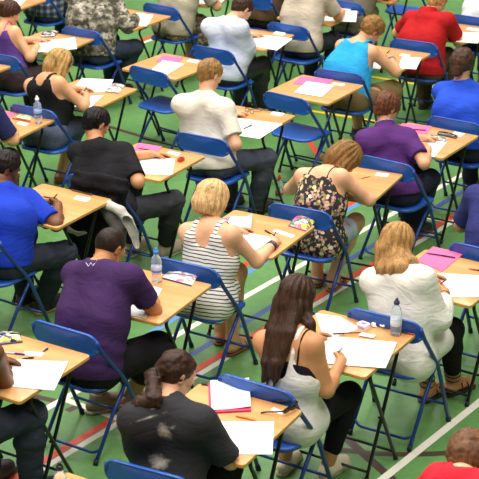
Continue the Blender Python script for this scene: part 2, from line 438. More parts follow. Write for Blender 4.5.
def hand(F, r, s, mode):
    """palm, four bent fingers of unequal length and a thumb; mode: write, rest"""
    j = r.j; E, W = j[s+'E'], j[s+'W']; sx = 1 if s == 'R' else -1; g = .92 if r.fem else 1.0
    fd = unit(W-E); d = unit(fd*np.array([1, 1, .15])+r.F*.15-UP*(.12 if W[2] < .9 else .5))
    if mode == 'write': d = unit(d-r.S*sx*.25-UP*.02)
    inn = unit(np.cross(UP, d))*sx            # towards the thumb
    n = unit(-UP*(.8 if mode == 'rest' else .62)+inn*(.25 if mode == 'rest' else .75))
    n = unit(n-d*(n@d)); lat = np.cross(d, n)
    if lat@inn < 0: lat = -lat
    tip = None
    F.cone(W-fd*.03, W+d*.02, r.ar[2], .026*g, .015)
    for o in (-.024, -.008, .008, .022): F.cone(W+d*.015+lat*o*.7*g, W+d*.085*g+lat*o*g, .0165*g, .0125*g, .008)
    lens = (.052, .066, .072, .066)
    for i, (o, L) in enumerate(zip((-.029, -.010, .010, .029), lens)):
        b = W+d*.086*g+lat*o*g; L *= g
        if mode == 'write': a1, a2, a3 = [math.radians(x) for x in ((62, 120, 160), (55, 110, 150), (40, 85, 120), (25, 60, 85))[i]]
        elif mode == 'fist': a1, a2, a3 = 1.2, 2.6, 3.4
        else: a1, a2, a3 = .25, .55, .8
        p = b
        for seg, a, r0, r1 in ((.45, a1, .0098, .009), (.32, a2, .009, .0085), (.23, a3, .0085, .0075)):
            q = p+(d*math.cos(a)+n*math.sin(a))*L*seg; F.cone(p, q, r0*g, r1*g, .004); p = q
        if i == 3: tip = p
    t0 = W+d*.025*g+lat*.02*g; t1 = t0+(d*.6+lat*.65+n*.3)*.042*g; t2 = t1+(d*.85+n*.35+lat*(-.1 if mode == 'write' else .2))*.032*g; t3 = t2+(d*.75+n*.5-lat*.25)*.024*g
    F.cone(t0, t1, .015*g, .0115*g, .008); F.cone(t1, t2, .0115*g, .0098*g, .004); F.cone(t2, t3, .0098*g, .008*g, .004)
    return dict(tip=(tip+t3)/2, web=W+d*.06*g+lat*.034*g-n*.006, d=d, n=n, lat=lat)
def head_frame(r): return r.j['head'], r.hx, r.hf, r.hu, r.hs
def head_sdf(F, r, face=True):
    c, hx, hf, hu, s = head_frame(r); A = (hx, hf, hu)
    F.ell(c+hu*.022*s-hf*.008*s, A, (.074*s, .094*s, .086*s), .02)
    F.cone(c+hf*.035*s-hu*.01*s, c+hf*.058*s-hu*.082*s, .056*s, .030*s, .03)
    for sx in (-1, 1): F.cone(c+hx*sx*.048*s-hu*.05*s+hf*.005*s, c+hx*sx*.016*s-hu*.088*s+hf*.062*s, .022*s, .018*s, .025)
    # neck
    nb = r.j['neck']-r.back*.012-r.spine*.02
    F.cone(nb, c-hu*.045*s-hf*.022*s, r.nr*1.06, r.nr*.96, .03)
    # brow, nose, lips, cheeks, eye sockets, ears
    F.cone(c+hf*.085*s+hx*.03*s+hu*.018*s, c+hf*.085*s-hx*.03*s+hu*.018*s, .011*s, .011*s, .012)
    F.cone(c+hf*.088*s+hu*.008*s, c+hf*.109*s-hu*.030*s, .008*s, .012*s, .010)
    for sx in (-1, 1):
        F.ell(c+hf*.093*s+hx*sx*.031*s+hu*.002*s, A, (.014*s, .010*s, .009*s), .010, carve=True)
        F.cone(c+hf*.068*s+hx*sx*.036*s-hu*.026*s, c+hf*.07*s+hx*sx*.03*s-hu*.03*s, .018*s, .016*s, .02)
        F.cone(c+hf*.103*s+hx*sx*.009*s-hu*.032*s, c+hf*.1*s+hx*sx*.011*s-hu*.032*s, .007*s, .006*s, .006)
        ear = c+hx*sx*.077*s-hf*.012*s-hu*.004*s
        ea = (unit(hx*sx*.8-hf*.6), unit(hf*.8+hx*sx*.6), hu)
        F.ell(ear+hu*.004*s, ea, (.0085*s, .018*s, .030*s), .006)
        F.ell(ear+hx*sx*.009*s+hf*.004*s, ea, (.005*s, .009*s, .018*s), .004, carve=True)
    F.cone(c+hf*.094*s-hu*.058*s+hx*.018*s, c+hf*.094*s-hu*.058*s-hx*.018*s, .0075*s, .0075*s, .006)
    F.cone(c+hf*.091*s-hu*.068*s+hx*.014*s, c+hf*.091*s-hu*.068*s-hx*.014*s, .0085*s, .0085*s, .006)
    F.cone(c+hf*.105*s-hu*.063*s+hx*.02*s, c+hf*.105*s-hu*.063*s-hx*.02*s, .0035*s, .0035*s, .003, carve=True)
def foot_geom(r, p, s):
    a = r.j[s+'A']; ang = math.radians(p.get('toe', {}).get(s, 8 if s == 'R' else -8)); d = r.F*math.cos(ang)+r.S*math.sin(ang)
    side = np.array([d[1], -d[0], 0]); L = .235 if r.fem else .262
    a = a.copy(); return a, d, side, L
def bare_foot(F, r, p, s):
    a, d, side, L = foot_geom(r, p, s); z0 = .028
    heel = np.array([*(a-d*.035)[:2], z0+.024]); ball = np.array([*(a+d*(L-.105))[:2], z0+.006])
    F.cone(a, np.array([*(a)[:2], z0+.03]), r.lr[3], .036, .02); F.cone(heel, heel+d*.03, .03, .032, .02)
    F.cone(a+d*.02-UP*.02, ball+UP*.012, .034, .020, .03)
    for o in (-.024, 0, .022): F.cone(heel+d*.02+side*o*.4-UP*.008, ball+side*o, .020, .016, .02)
    sx = 1 if s == 'R' else -1
    for i, o in enumerate((-.030, -.012, .004, .018, .031)):
        l = (.062, .058, .052, .045, .036)[i]; b = ball+side*o*sx
        F.cone(b, b+d*l-UP*.006, .0115 if i else .0145, .0075 if i else .0105, .006)
def shoe(r, p, s, name, me_mats, parent, flat=False, org=None):
    a, d, side, L = foot_geom(r, p, s); z0 = .012
    P = np.array([a-d*.12, a+d*.25]); F = Field(np.minimum(P.min(0), [9, 9, 0])-.07*np.array([1, 1, 0]), [*(P.max(0)[:2]+.07), max(a[2]+.06, .16)], .006)
    q_ = .86 if r.fem else 1.0; heel = np.array([*(a-d*.045)[:2], .045]); toe = np.array([*(a+d*(L-.085))[:2], .036])
    if not flat: F.cone(a+UP*.01, np.array([*a[:2], .06]), r.lr[3]+.014, .046, .02)
    F.cone(heel, heel+d*.03+UP*.005, .038*q_, .041*q_, .02)
    F.cone(heel+d*.05+UP*(.01 if flat else .03), toe, .034 if flat else .046*q_, .036*q_, .03)
    for o in (-.018, .018): F.cone(heel+d*.05+side*o*.6, toe-d*.03+side*o, .036*q_, .034*q_, .03)
    if flat: F.cone(a+UP*.05, a+d*.03+UP*.03, r.lr[3]+.002, r.lr[3]-.002, .01, carve=True)
    else: F.plane(a+UP*.035, UP)
    F.plane([0, 0, .018], [0, 0, -1])
    o = link(name, F.mesh(name, org), me_mats[0], parent)
    # sole
    G = F.like()
    for k_, w in ((0, .04), (.5, .036), (1, .043)): pass
    G.cone(np.array([*heel[:2], .012]), np.array([*(heel+d*.1)[:2], .012]), .041*q_, .038*q_, .02)
    for q in (-.01, .01): G.cone(np.array([*(heel+d*.08)[:2], .012]), np.array([*(toe+side*q)[:2], .012]), .038*q_, .04*q_, .02)
    G.plane([0, 0, .022], UP); G.plane([0, 0, .001], [0, 0, -1])
    link('sole', G.mesh('sole', org), me_mats[1], o)
    return o
def sandal(r, p, s, mat, parent, org, strappy=True):
    a, d, side, L = foot_geom(r, p, s); heel = a-d*.05; toe = a+d*(L-.045)
    F = Field(np.minimum(np.minimum(heel, toe), [9, 9, 0])-np.array([.07, .07, 0]), [*(np.maximum(heel, toe)[:2]+.07), .05], .006)
    for q in (-.012, .012):
        F.cone(np.array([*(heel+d*.02+side*q*.4)[:2], .012]), np.array([*(toe-d*.05+side*q*1.6)[:2], .012]), .034, .036, .01)
    F.plane([0, 0, .020], UP); F.plane([0, 0, .002], [0, 0, -1])
    o = link('sandal', F.mesh('sandal', org), mat, parent)
    bm = bmesh.new(); O = np.asarray(org)
    def hoop(cen, ax, rx, rz, rad=.0042):
        u = unit(np.cross(ax, UP)); w = unit(np.cross(u, ax)); pts = [cen+u*rx*math.cos(t)+w*rz*math.sin(t)-O for t in np.linspace(-.3, PI+.3, 15)]
        tube(bm, pts, rad, 6)
    base = lambda t, z: np.array([*(a+d*t)[:2], z])
    hoop(base(.10, .022), d, .047, .043); hoop(base(.05, .022), d, .044, .062)
    if strappy:
        for z, rr in ((.115, .047), (.15, .05)):
            c = np.array([*lerp(a, r.j[s+'K'], max(0, (z-a[2])/.42))[:2], z]); tube(bm, [c+np.array([math.cos(t)*rr, math.sin(t)*rr, .012*math.sin(t)])-O for t in np.linspace(0, 2*PI, 18)], .004, 6)
        tube(bm, [base(.06, .08)-side*.03-O, base(.03, .105)-O, base(.0, .12)+side*.04-O], .004, 6)
        tube(bm, [base(.06, .08)+side*.03-O, base(.04, .108)-O, base(.0, .12)-side*.04-O], .004, 6)
    link('strap', mesh_bm(bm, 'strap'), mat, o)
    return o
def hair(r, style, seed, vx=.006, ext=None):
    c, hx, hf, hu, s = head_frame(r); A = (hx, hf, hu); j = r.j
    pts = [c]+([j['chest'], j['pelvis']] if style in ('long',) else [])+([j['neck']+r.back*.1, j['chest']+r.back*.15-r.sh*.15] if style in ('ponytail', 'shoulder', 'hang') else [])
    P = np.array(pts); F = Field(P.min(0)-.22, P.max(0)+.2, vx)
    cen = c+hu*.024*s-hf*.01*s
    thick = {'crop': .004, 'short': .013, 'thick': .02, 'curly': .02, 'mop': .02, 'ponytail': .009}.get(style, .016)
    F.ell(cen, A, ((.074+thick)*s, (.094+thick)*s, (.086+thick)*s), .01)
    ph = seed
    if style in ('crop', 'short', 'thick', 'curly', 'mop'):
        drop = {'crop': 0, 'short': 0, 'thick': .012, 'curly': .014, 'mop': .03}[style]
        if style in ('thick', 'mop', 'short'): F.cone(c-hf*.07*s+hu*.02, c-hf*.062*s-hu*(.045+drop), (.056 if style == 'mop' else .045)*s, (.048 if style == 'mop' else .036)*s, .03)
        F.plane(c-(-hf*.62+hu*.78)*(.010+drop), -(-hf*.62+hu*.78))
        # clear of ears and face
        for sx in (-1, 1): F.cone(c+hx*sx*.09*s-hf*.008*s-hu*.045, c+hx*sx*.09*s-hf*.008*s-hu*(.004+drop*.3), .022, .022 if style != 'mop' else .006, .008, carve=True)
        F.ell(c+hf*.115*s-hu*.035*s, A, (.075*s, .06*s, .075*s), .01, carve=True)
    if style == 'bob':
        for sx in (-1, 1):
            F.chain([c+hx*sx*.058*s+hu*.03, c+hx*sx*.068*s-hu*.03-hf*.01, c+hx*sx*.062*s-hu*.095-hf*.005], (.035, .032, .026), .03)
            F.chain([c+hx*sx*.035*s-hf*.06+hu*.03, c+hx*sx*.04*s-hf*.062-hu*.05, c+hx*sx*.035*s-hf*.05-hu*.10], (.05, .046, .036), .04)
        F.chain([c-hf*.07+hu*.03, c-hf*.07-hu*.05, c-hf*.055-hu*.105], (.05, .048, .036), .04)
        F.plane(c-hu*.112, -hu); F.ell(c+hf*.13-hu*.045, A, (.062, .08, .12), .01, carve=True)
    if style in ('shoulder', 'long', 'hang'):
        bk = r.back
        for sx in (-1, 1): F.chain([c+hx*sx*.055*s+hu*.03, c+hx*sx*.068*s-hu*.04-hf*.012, c+hx*sx*.064*s-hu*.10-hf*.02], (.036, .032, .026), .03)
        F.chain([c-hf*.065+hu*.03, c-hf*.07-hu*.05, c-hf*.06-hu*.10], (.052, .05, .042), .04)
        F.ell(c+hf*.13-hu*.045, A, (.058, .08, .12), .01, carve=True)
    if style == 'shoulder':
        for sx in (-.9, -.3, .3, .9):
            q = j['neck']+r.sh*sx*.075
            F.chain([c-hf*.055+hx*sx*.055-hu*.05, q+r.back*(.075-.01*abs(sx))+UP*.015, q+r.back*.085-UP*(.05+.012*math.sin(sx*7+seed))], (.042, .034, .016), .025)
        F.chain([c-hx*.066-hu*.05, j['neck']-r.sh*.10+r.back*.03+UP*.04, j['neck']-r.sh*.13+r.back*.05-UP*.03], (.036, .032, .014), .02)
        F.chain([c+hx*.066-hu*.05+hf*.0, j['neck']+r.sh*.09+r.back*.0+UP*.05, j['neck']+r.sh*.10-r.back*.05-UP*.0], (.034, .028, .012), .02)
    if style == 'long':
        for k_, sx in enumerate((-1, -.5, 0, .5, 1)):
            q0 = j['neck']+r.sh*(sx*.055-.02)+r.back*.085; q1 = lerp(j['neck'], j['chest'], .6)+r.sh*(sx*.048-.05)+r.back*.125; q2 = lerp(j['neck'], j['chest'], 1.0)+r.sh*(sx*.042-.07)+r.back*(.128)-UP*(.03*math.sin(k_*2.4))
            F.chain([c-hf*.06+hx*sx*.05-hu*.04, q0, q1, q2], (.042, .030, .020, .006), .02)
        F.chain([c+hx*.066-hu*.06, j['neck']+r.sh*.10-r.back*.0+UP*.03, lerp(j['RS'], j['RE'], .3)-r.back*.05-r.sh*.03], (.034, .026, .012), .02)
        F.chain([c-hx*.066-hu*.06, j['neck']-r.sh*.12+r.back*.03+UP*.01, lerp(j['LS'], j['LE'], .2)+r.back*.06+r.sh*.04], (.034, .024, .010), .02)
    if style == 'hang':     # falls forward and to the right of a bowed head
        F.chain([c+hx*.05-hu*.02, c+hx*.075-hu*.08+hf*.01, c+hx*.07-hu*.15+hf*.03], (.045, .04, .022), .03)
        F.chain([c-hx*.05-hu*.03, c-hx*.07-hu*.10, c-hx*.06-hu*.14+hf*.02], (.042, .036, .02), .03)
    if style == 'ponytail':
        F.plane(c-(-hf*.62+hu*.78)*.016, -(-hf*.62+hu*.78))
        F.ell(c+hf*.115*s-hu*.035*s, A, (.075*s, .06*s, .075*s), .01, carve=True)
        b0 = c-hf*.095-hu*.0; rr = random.Random(seed)
        path = [b0-hu*.02, b0-hf*.022-hu*.045, j['neck']+r.back*.085-r.sh*.045+UP*.035, j['neck']+r.back*.095-r.sh*.11+UP*.01, j['neck']+r.back*.09-r.sh*.17-UP*.025]
        F.chain(path, (.03, .034, .036, .036, .02), .015)
        for k_ in range(60):
            t = rr.random()*(len(path)-1.001); i = int(t); q = lerp(path[i], path[i+1], t-i)+np.array([rr.uniform(-1, 1) for _ in range(3)])*.034
            F.cone(q, q+np.array([rr.uniform(-1, 1), rr.uniform(-1, 1), rr.uniform(-1.4, .4)])*.018, .0125, .008, .006)
    if style == 'updo':
        F.plane(c-(-hf*.62+hu*.78)*.012, -(-hf*.62+hu*.78)); F.ell(c+hf*.115*s-hu*.035*s, A, (.075*s, .06*s, .075*s), .01, carve=True)
        F.ell(c-hf*.10+hu*.04, A, (.04, .035, .035), .015)
    def locks(P):
        q = P-cen; u = q@hx; w = q@hf; z = q@hu; a = np.arctan2(u, -w)
        if style in ('curly', 'mop', 'ponytail'): return .005*fbm(P, 85, seed)+.003*fbm(P, 170, seed+1)
        if style == 'crop': return .0008*fbm(P, 200, seed)
        if style in ('short', 'thick'): return .0035*fbm(P, 120, seed)+.0025*np.sin(a*22+z*40+3*fbm(P, 30, seed))
        return .003*np.sin(a*17+z*14+2.0*fbm(P, 22, seed))+.0018*np.sin(a*43+z*20+fbm(P, 40, seed))
    F.ripple(locks)
    return F
def make_person(pid, p):
    r = rig(p); j = r.j; org = r.base; O = org
    root = empty('student', tuple(org), 0, p['label'], 'person')
    vx = r.vx; seed = p.get('seed', len(pid))
    # ---------------- body
    lo, hi = bounds(r, JN, .2); lo[2] = max(lo[2]-.1, -.02); B = Field(lo, hi, vx)
    T = B.like(); torso(T, r); B.join(T, .02)
    legs(B, r, upto=2.0)
    for s in 'LR':
        A_ = B.like(); arm(A_, r, s, k=.03); B.join(A_, .035)
    head_sdf(B, r)
    H = {s: hand(B, r, s, p.get('hand'+s, 'rest' if s == 'L' else 'write')) for s in 'LR'}
    if p.get('shoes', ('shoe',))[0] == 'sandal':
        for s in 'LR': bare_foot(B, r, p, s)
    r.body = link('body', B.mesh('body', O), skin(p['skin']), root); bpy.context.view_layer.update()
    for sx in (-1, 1):
        c, hx, hf, hu, hs = head_frame(r)
        bm = bmesh.new(); bmesh.ops.create_uvsphere(bm, u_segments=14, v_segments=10, radius=.0115*hs)
        q = c+hf*.081*hs+hx*sx*.031*hs+hu*.002*hs-O; R_ = Matrix((hx, hu, hf)).transposed().to_4x4()
        for f in bm.faces: f.material_index = 1 if f.calc_center_median().z > .0098*hs else 0
        bmesh.ops.transform(bm, matrix=Matrix.Translation(q) @ R_, verts=bm.verts)
        link('eye', mesh_bm(bm, 'eye'), [plain('eye_white', (235, 230, 225), .2), plain('iris', (45, 30, 22), .15)], root)
    # ---------------- bottoms
    bt = p['bottom']; kind = bt[0]; mat = bt[1]
    lo, hi = bounds(r, ['pelvis', 'LK', 'RK', 'LA', 'RA'], .19); lo[2] = max(lo[2], .0); G = Field(lo, hi+np.array([0, 0, .1]), vx)
    waist = lerp(j['pelvis'], j['chest'], .38)
    G.cone(j['pelvis']-r.S*r.lw, waist-r.S*r.lw*.9, r.pr+.014, r.wr+.018, .05); G.cone(j['pelvis']+r.S*r.lw, waist+r.S*r.lw*.9, r.pr+.014, r.wr+.018, .05)
    if kind == 'trousers': legs(G, r, (.014, .018, .022, .026), 1.93); nm = 'trousers'
    elif kind == 'jeans': legs(G, r, (.012, .014, .018, .022), 1.93); nm = 'jeans'
    elif kind == 'leggings': legs(G, r, (.009, .008, .008, .008), p.get('legend', 1.82)); nm = 'leggings'
    elif kind == 'cropped': legs(G, r, (.012, .014, .016, .022), 1.45); nm = 'jeans'
    elif kind == 'longshorts': legs(G, r, (.020, .034, .042, .04), 1.38); nm = 'shorts'
    else: legs(G, r, (.014, .022, .02, .02), bt[2] if len(bt) > 2 else .55); nm = 'shorts'
    for s in 'LR':
        h, kn, a = r.hipc[s], j[s+'K'], j[s+'A']
        if kind == 'shorts':
            t = bt[2] if len(bt) > 2 else .55; q = lerp(h, kn, t+.03)
            # cut the leg openings flat
            Q = unit(kn-h); M = (np.abs(0)); sxx = 1 if s == 'R' else -1
            X = [G.ax[0][:, None, None], G.ax[1][None, :, None], G.ax[2][None, None, :]]
            dd = sum((X[i]-np.float32(q[i]))*np.float32(Q[i]) for i in range(3)); sd = sum((X[i]-np.float32(j['pelvis'][i]))*np.float32((r.S*sxx)[i]) for i in range(3))
            G.D = np.where(sd > -.01, np.maximum(G.D, dd), G.D).astype(np.float32)
    if kind in ('trousers', 'jeans', 'leggings'):
        zc = max(min(j['LA'][2], j['RA'][2])-.012, .05) if kind != 'leggings' else 0
        if zc: G.plane([0, 0, zc], [0, 0, -1])
        if kind != 'leggings':
            def wr(P): return .006*fbm(P, 38, seed+2)*np.clip((.6-P[:, 2])*4, .25, 1)+.003*fbm(P, 80, seed)
            G.ripple(wr)
    X = [G.ax[0][:, None, None], G.ax[1][None, :, None], G.ax[2][None, None, :]]; q = waist+r.spine*.03
    dd = sum((X[i]-np.float32(q[i]))*np.float32(r.spine[i]) for i in range(3)); ff = sum((X[i]-np.float32(j['pelvis'][i]))*np.float32(r.F[i]) for i in range(3))
    G.D = np.where(ff < .2, np.maximum(G.D, dd), G.D).astype(np.float32)
    link(nm, G.mesh(nm, O), mat, root)
    # ---------------- tops
    tp = p['top']; kind = tp[0]; mat = tp[1]
    lo, hi = bounds(r, ['pelvis', 'chest', 'neck', 'LS', 'RS', 'LE', 'RE', 'LW', 'RW'], .2); S = Field(lo, hi, min(vx, .0072)); e = p.get('loose', .016)
    nb = j['neck']; hem = p.get('hem', .045)
    def neckhole(F_, rad, drop):
        F_.plane(nb+r.spine*(.072-drop)-r.back*.0, unit(r.spine*.9+r.back*.35)); F_.cone(nb-r.spine*.02-r.back*.03, nb+r.spine*.1-r.back*.03, rad, rad, .006, carve=True)
    def sleeves(F_, t1, ee, cut=True):
        for s in 'LR':
            A_ = S.like(); arm(A_, r, s, ee, t1=t1, k=.03)
            E0, E1 = (j[s+'S'], j[s+'E']) if t1 <= 1 else (j[s+'E'], j[s+'W']); tt = t1 if t1 <= 1 else t1-1
            q = lerp(E0, E1, tt-.02); n_ = unit(E1-E0); A_.plane(q, n_)
            # hollow the mouth of the sleeve so that the arm shows inside it
            F_.join(A_, .05)
    nm = {'tee': 'tshirt', 'polo': 'polo_shirt', 'tank': 'tank_top', 'cami': 'camisole', 'long': 'jacket', 'shirt': 'shirt', 'cardigan': 'cardigan'}[kind]
    torso(S, r, e, top=kind not in ('tank', 'cami'), wd=1.0, inn=p.get('inn', .5))
    if kind in ('tee', 'polo', 'shirt'):
        sleeves(S, tp[2] if len(tp) > 2 else .62, (.021, .028, .02)); neckhole(S, r.nr+.012, .034 if kind == 'polo' else .012)
    elif kind in ('long', 'cardigan'):
        sleeves(S, 1.9 if kind == 'long' else 1.72, (.02, .028, .022) if kind == 'long' else (.014, .026, .028)); neckhole(S, r.nr+.014, .0)
    else:
        wid = p.get('strapw', .016); off = p.get('strapo', .52)
        scoop = p.get('scoop', .10)      # how far the back neckline drops
        for sx in (-1, 1):
            s = j['RS'] if sx > 0 else j['LS']
            S.cone(s+r.sh*sx*.03+r.spine*.0, s+r.sh*sx*.05-r.spine*p.get('arm_d', .10), p.get('arm_r', .085), p.get('arm_r', .085)*.75, .01, carve=True)
        S.plane(nb-r.spine*p.get('neckdrop', .05), unit(r.spine))
        S.cone(nb+r.spine*.03+r.back*.08, nb-r.spine*scoop+r.back*.10, p.get('scoop_w', .075), p.get('scoop_w', .075)*.7, .01, carve=True)
        S.cone(nb+r.spine*.03-r.back*.1, nb-r.spine*.06-r.back*.12, .07, .055, .01, carve=True)
    if hem >= .12 and kind != 'cardigan':
        for s_ in 'LR': S.cone(r.hipc[s_]-r.F*.05-UP*.01, r.hipc[s_]+r.F*.05-UP*.01, .098+.022, .09+.022, .05)
    if kind in ('tee', 'polo', 'shirt', 'long'):
        for s_ in 'LR': S.cone(r.hipc[s_]-r.F*.04+UP*.02, r.hipc[s_]+r.F*.03+UP*.02, .095+.027, .09+.022, .05)
    if hem <= .2: S.plane(j['pelvis']-r.spine*hem, -unit(r.spine*.6+UP*.4))
    if kind == 'cardigan':
        K_ = S.like(); legs(K_, r, (.014, .016, 0, 0), .66); S.join(K_, .05); S.plane(j['pelvis']-UP*.10, -UP)
    rk = .45 if kind == 'cardigan' else 1.0
    def wr(P):
        d = P-j['pelvis']; z = d@r.spine; u = d@r.sh
        return rk*.0035*fbm(P, 17, seed)+rk*.0022*np.sin(z*50+u*22*np.sign(u+.001)+2.5*fbm(P, 12, seed+3))*np.clip(1.1-z*1.6, .15, 1)
    if kind not in ('tank', 'cami') : S.ripple(wr)
    elif p.get('loose', .016) > .012: S.ripple(lambda P: .6*wr(P))
    top = link(nm, S.mesh(nm, O), mat, root)
    if kind == 'polo':
        nb = nb+r.spine*.042; K = Field(nb-.14, nb+.14, .005); K.cone(nb-r.spine*.05-r.back*.006, nb+r.spine*.05-r.back*.018, r.nr+.044, r.nr+.016, .005)
        K.cone(nb-r.spine*.05-r.back*.012, nb+r.spine*.12-r.back*.025, r.nr+.007, r.nr+.006, .003, carve=True); K.plane(nb+r.spine*.03+r.back*.0, r.spine)
        K.cone(nb-r.back*.12-r.spine*.02, nb-r.back*.10+r.spine*.1, .05, .06, .005, carve=True); K.plane(nb-r.spine*.06, -r.spine)
        o = link('collar', K.mesh('collar', O), p.get('collarmat', mat), top)
        if p.get('collarstripe'):
            K2 = K.like(); K2.cone(nb-r.spine*.05-r.back*.006, nb+r.spine*.05-r.back*.018, r.nr+.0455, r.nr+.0175, .005); K2.cone(nb-r.spine*.05-r.back*.012, nb+r.spine*.12-r.back*.025, r.nr+.012, r.nr+.010, .003, carve=True)
            K2.cone(nb-r.back*.12-r.spine*.02, nb-r.back*.10+r.spine*.1, .05, .06, .005, carve=True)
            K2.plane(nb+r.spine*.026, r.spine); K2.plane(nb+r.spine*.019, -r.spine)
            o2 = link('collar_stripe', K2.mesh('collar_stripe', O), fabric((225, 220, 225)), top); o2['label'] = 'pale stripe round the collar'
    if kind in ('tank', 'cami'):
        body = r.body
        def on_body(o, d):
            ok, h, n, _ = body.ray_cast(Vector(o-O), Vector(d)); return np.array(h)+O if ok else None
        sr = p.get('strapr', .005) if p.get('strapmat') else wid
        def strap_path(sx, off_, conv, low):
            s = j['RS'] if sx > 0 else j['LS']; sp = lerp(nb, s, off_)-r.spine*.01; P = []
            for d in (low, low*.75, low*.5, low*.25): P.append(on_body(sp-r.spine*d-r.sh*sx*conv*(d/low)+r.back*.3, -r.back))
            for t in (25, 50, 75, 100, 125, 150):
                v = r.back*math.cos(math.radians(t))+r.spine*math.sin(math.radians(t)); P.append(on_body(sp+v*.105, -v))
            for d in (.04, .09, .13): P.append(on_body(sp-r.spine*d-r.back*.3, r.back))
            return [q for q in P if q is not None]
        for sx in (-1, 1):
            P = strap_path(sx, off, p.get('conv', .0), p.get('straplow', scoop+.05))
            if p.get('strapmat'):
                bm = bmesh.new(); tube(bm, [q-O for q in P], sr, 8); link('strap', mesh_bm(bm, 'strap'), p['strapmat'], top)
            else:
                Q = np.array(P); K_ = Field(Q.min(0)-.04, Q.max(0)+.04, .005); mid = lerp(nb, (j['RS'] if sx > 0 else j['LS']), off)
                for a_, b_ in zip(P, P[1:]):
                    for w_ in (-1, 0, 1): K_.cone(a_+r.sh*w_*wid*.55, b_+r.sh*w_*wid*.55, .0065, .0065, .004)
                link('strap', K_.mesh('strap', O), mat, top)
        if p.get('under'):
            for sx in (-1, 1):
                P = strap_path(sx, off+.20, .01, .14); bm = bmesh.new(); tube(bm, [q-O for q in P], .0055, 8)
                o = link('under_strap', mesh_bm(bm, 'under_strap'), fabric((24, 21, 25)), top); o['label'] = 'black strap beside the white strap'
    if p.get('under'):      # dark camisole under the loose vest
        U = Field(lo, hi, .0065); torso(U, r, .006, top=False)
        U.plane(lerp(j['pelvis'], j['chest'], .75), -r.spine)
        U.plane(lerp(j['chest'], j['neck'], .42), r.spine)
        o = link('camisole', U.mesh('camisole', O), fabric((26, 22, 28)), root); o['label'] = 'black camisole under the white vest'
    # ---------------- shoes
    sh = p.get('shoes', ('shoe', plain('shoe_leather', (40, 35, 32), .5), plain('shoe_sole', (60, 55, 50), .7)))
    for s in 'LR':
        if sh[0] == 'sandal': sandal(r, p, s, sh[1], root, O, sh[2] if len(sh) > 2 else False)
        else: shoe(r, p, s, 'shoe', sh[1:], root, sh[0] == 'flat', O)
    # ---------------- hair
    hm = hair_mat(p['hair'][1]); st = p['hair'][0]
    ho = link('hair', hair(r, st, seed, .0055 if vx < .008 else .007).mesh('hair', O), hm, root)
    if p.get('hairband'):
        c, hx, hf, hu, hs = head_frame(r); bm = bmesh.new()
        if p['hairband'] == 'tie':
            q = c-hf*.108-hu*.035-O; tube(bm, [q+(hx*math.cos(t)+hu*math.sin(t))*.034 for t in np.linspace(0, 2*PI, 20)], .010, 8); link('hair_tie', mesh_bm(bm, 'hair_tie'), fabric((40, 28, 24)), ho)
        else:
            tube(bm, [c+hf*.03+(hx*math.cos(t)*.092+hu*(.02+math.sin(t)*.092))-O for t in np.linspace(-.1, PI+.1, 24)], .006, 8); link('sunglasses', mesh_bm(bm, 'sunglasses'), plain('black_plastic', (18, 17, 18), .25), ho)
    p['_rig'] = r; p['_H'] = H; p['_root'] = root
    return root
# ------------------------------------------------------------------ layout measured on the photograph, metres
DESKS = {'A': (-1.213, 7.162, 0.551),
 'B': (-0.102, 6.525, 0.521),
 'C': (0.552, 7.389, 0.570),
 'D': (1.231, 8.243, 0.597),
 'E': (-0.569, 8.042, 0.497),
 'G': (0.082, 8.949, 0.516),
 'H': (0.753, 9.865, 0.460),
 'I': (1.391, 10.739, 0.596),
 'J': (-1.268, 9.477, 0.563),
 'K': (-0.651, 10.324, 0.543),
 'L': (0.042, 11.244, 0.523),
 'M': (0.634, 12.054, 0.582),
 'N': (1.308, 12.980, 0.544),
 'Q': (-1.240, 11.988, 0.519),
 'P': (-1.830, 11.200, 0.500),
 'R': (-0.593, 12.773, 0.622),
 'T': (0.127, 13.646, 0.501),
 'U': (-1.726, 13.577, 0.499),
 'V': (-1.056, 14.421, 0.593),
 'N1': (1.968, 13.842, 0.550),
 'N2': (2.628, 14.704, 0.550),
 'T1': (0.787, 14.508, 0.550),
 'T2': (1.447, 15.370, 0.550),
 'X': (-0.396, 15.283, 0.550),
 'X1': (0.564, 15.641, 0.550),
 'B0': (-0.715, 5.667, 0.550),
 'D1': (1.891, 9.105, 0.550),
 'I1': (2.051, 11.601, 0.550),
 'J0': (-1.928, 8.615, 0.550),
 'W': (-2.350, 15.120, 0.550),
 'W1': (-1.700, 15.980, 0.550),
 'U0': (-2.386, 12.715, 0.550),
 'K0': (1.078, 5.720, 0.550)}
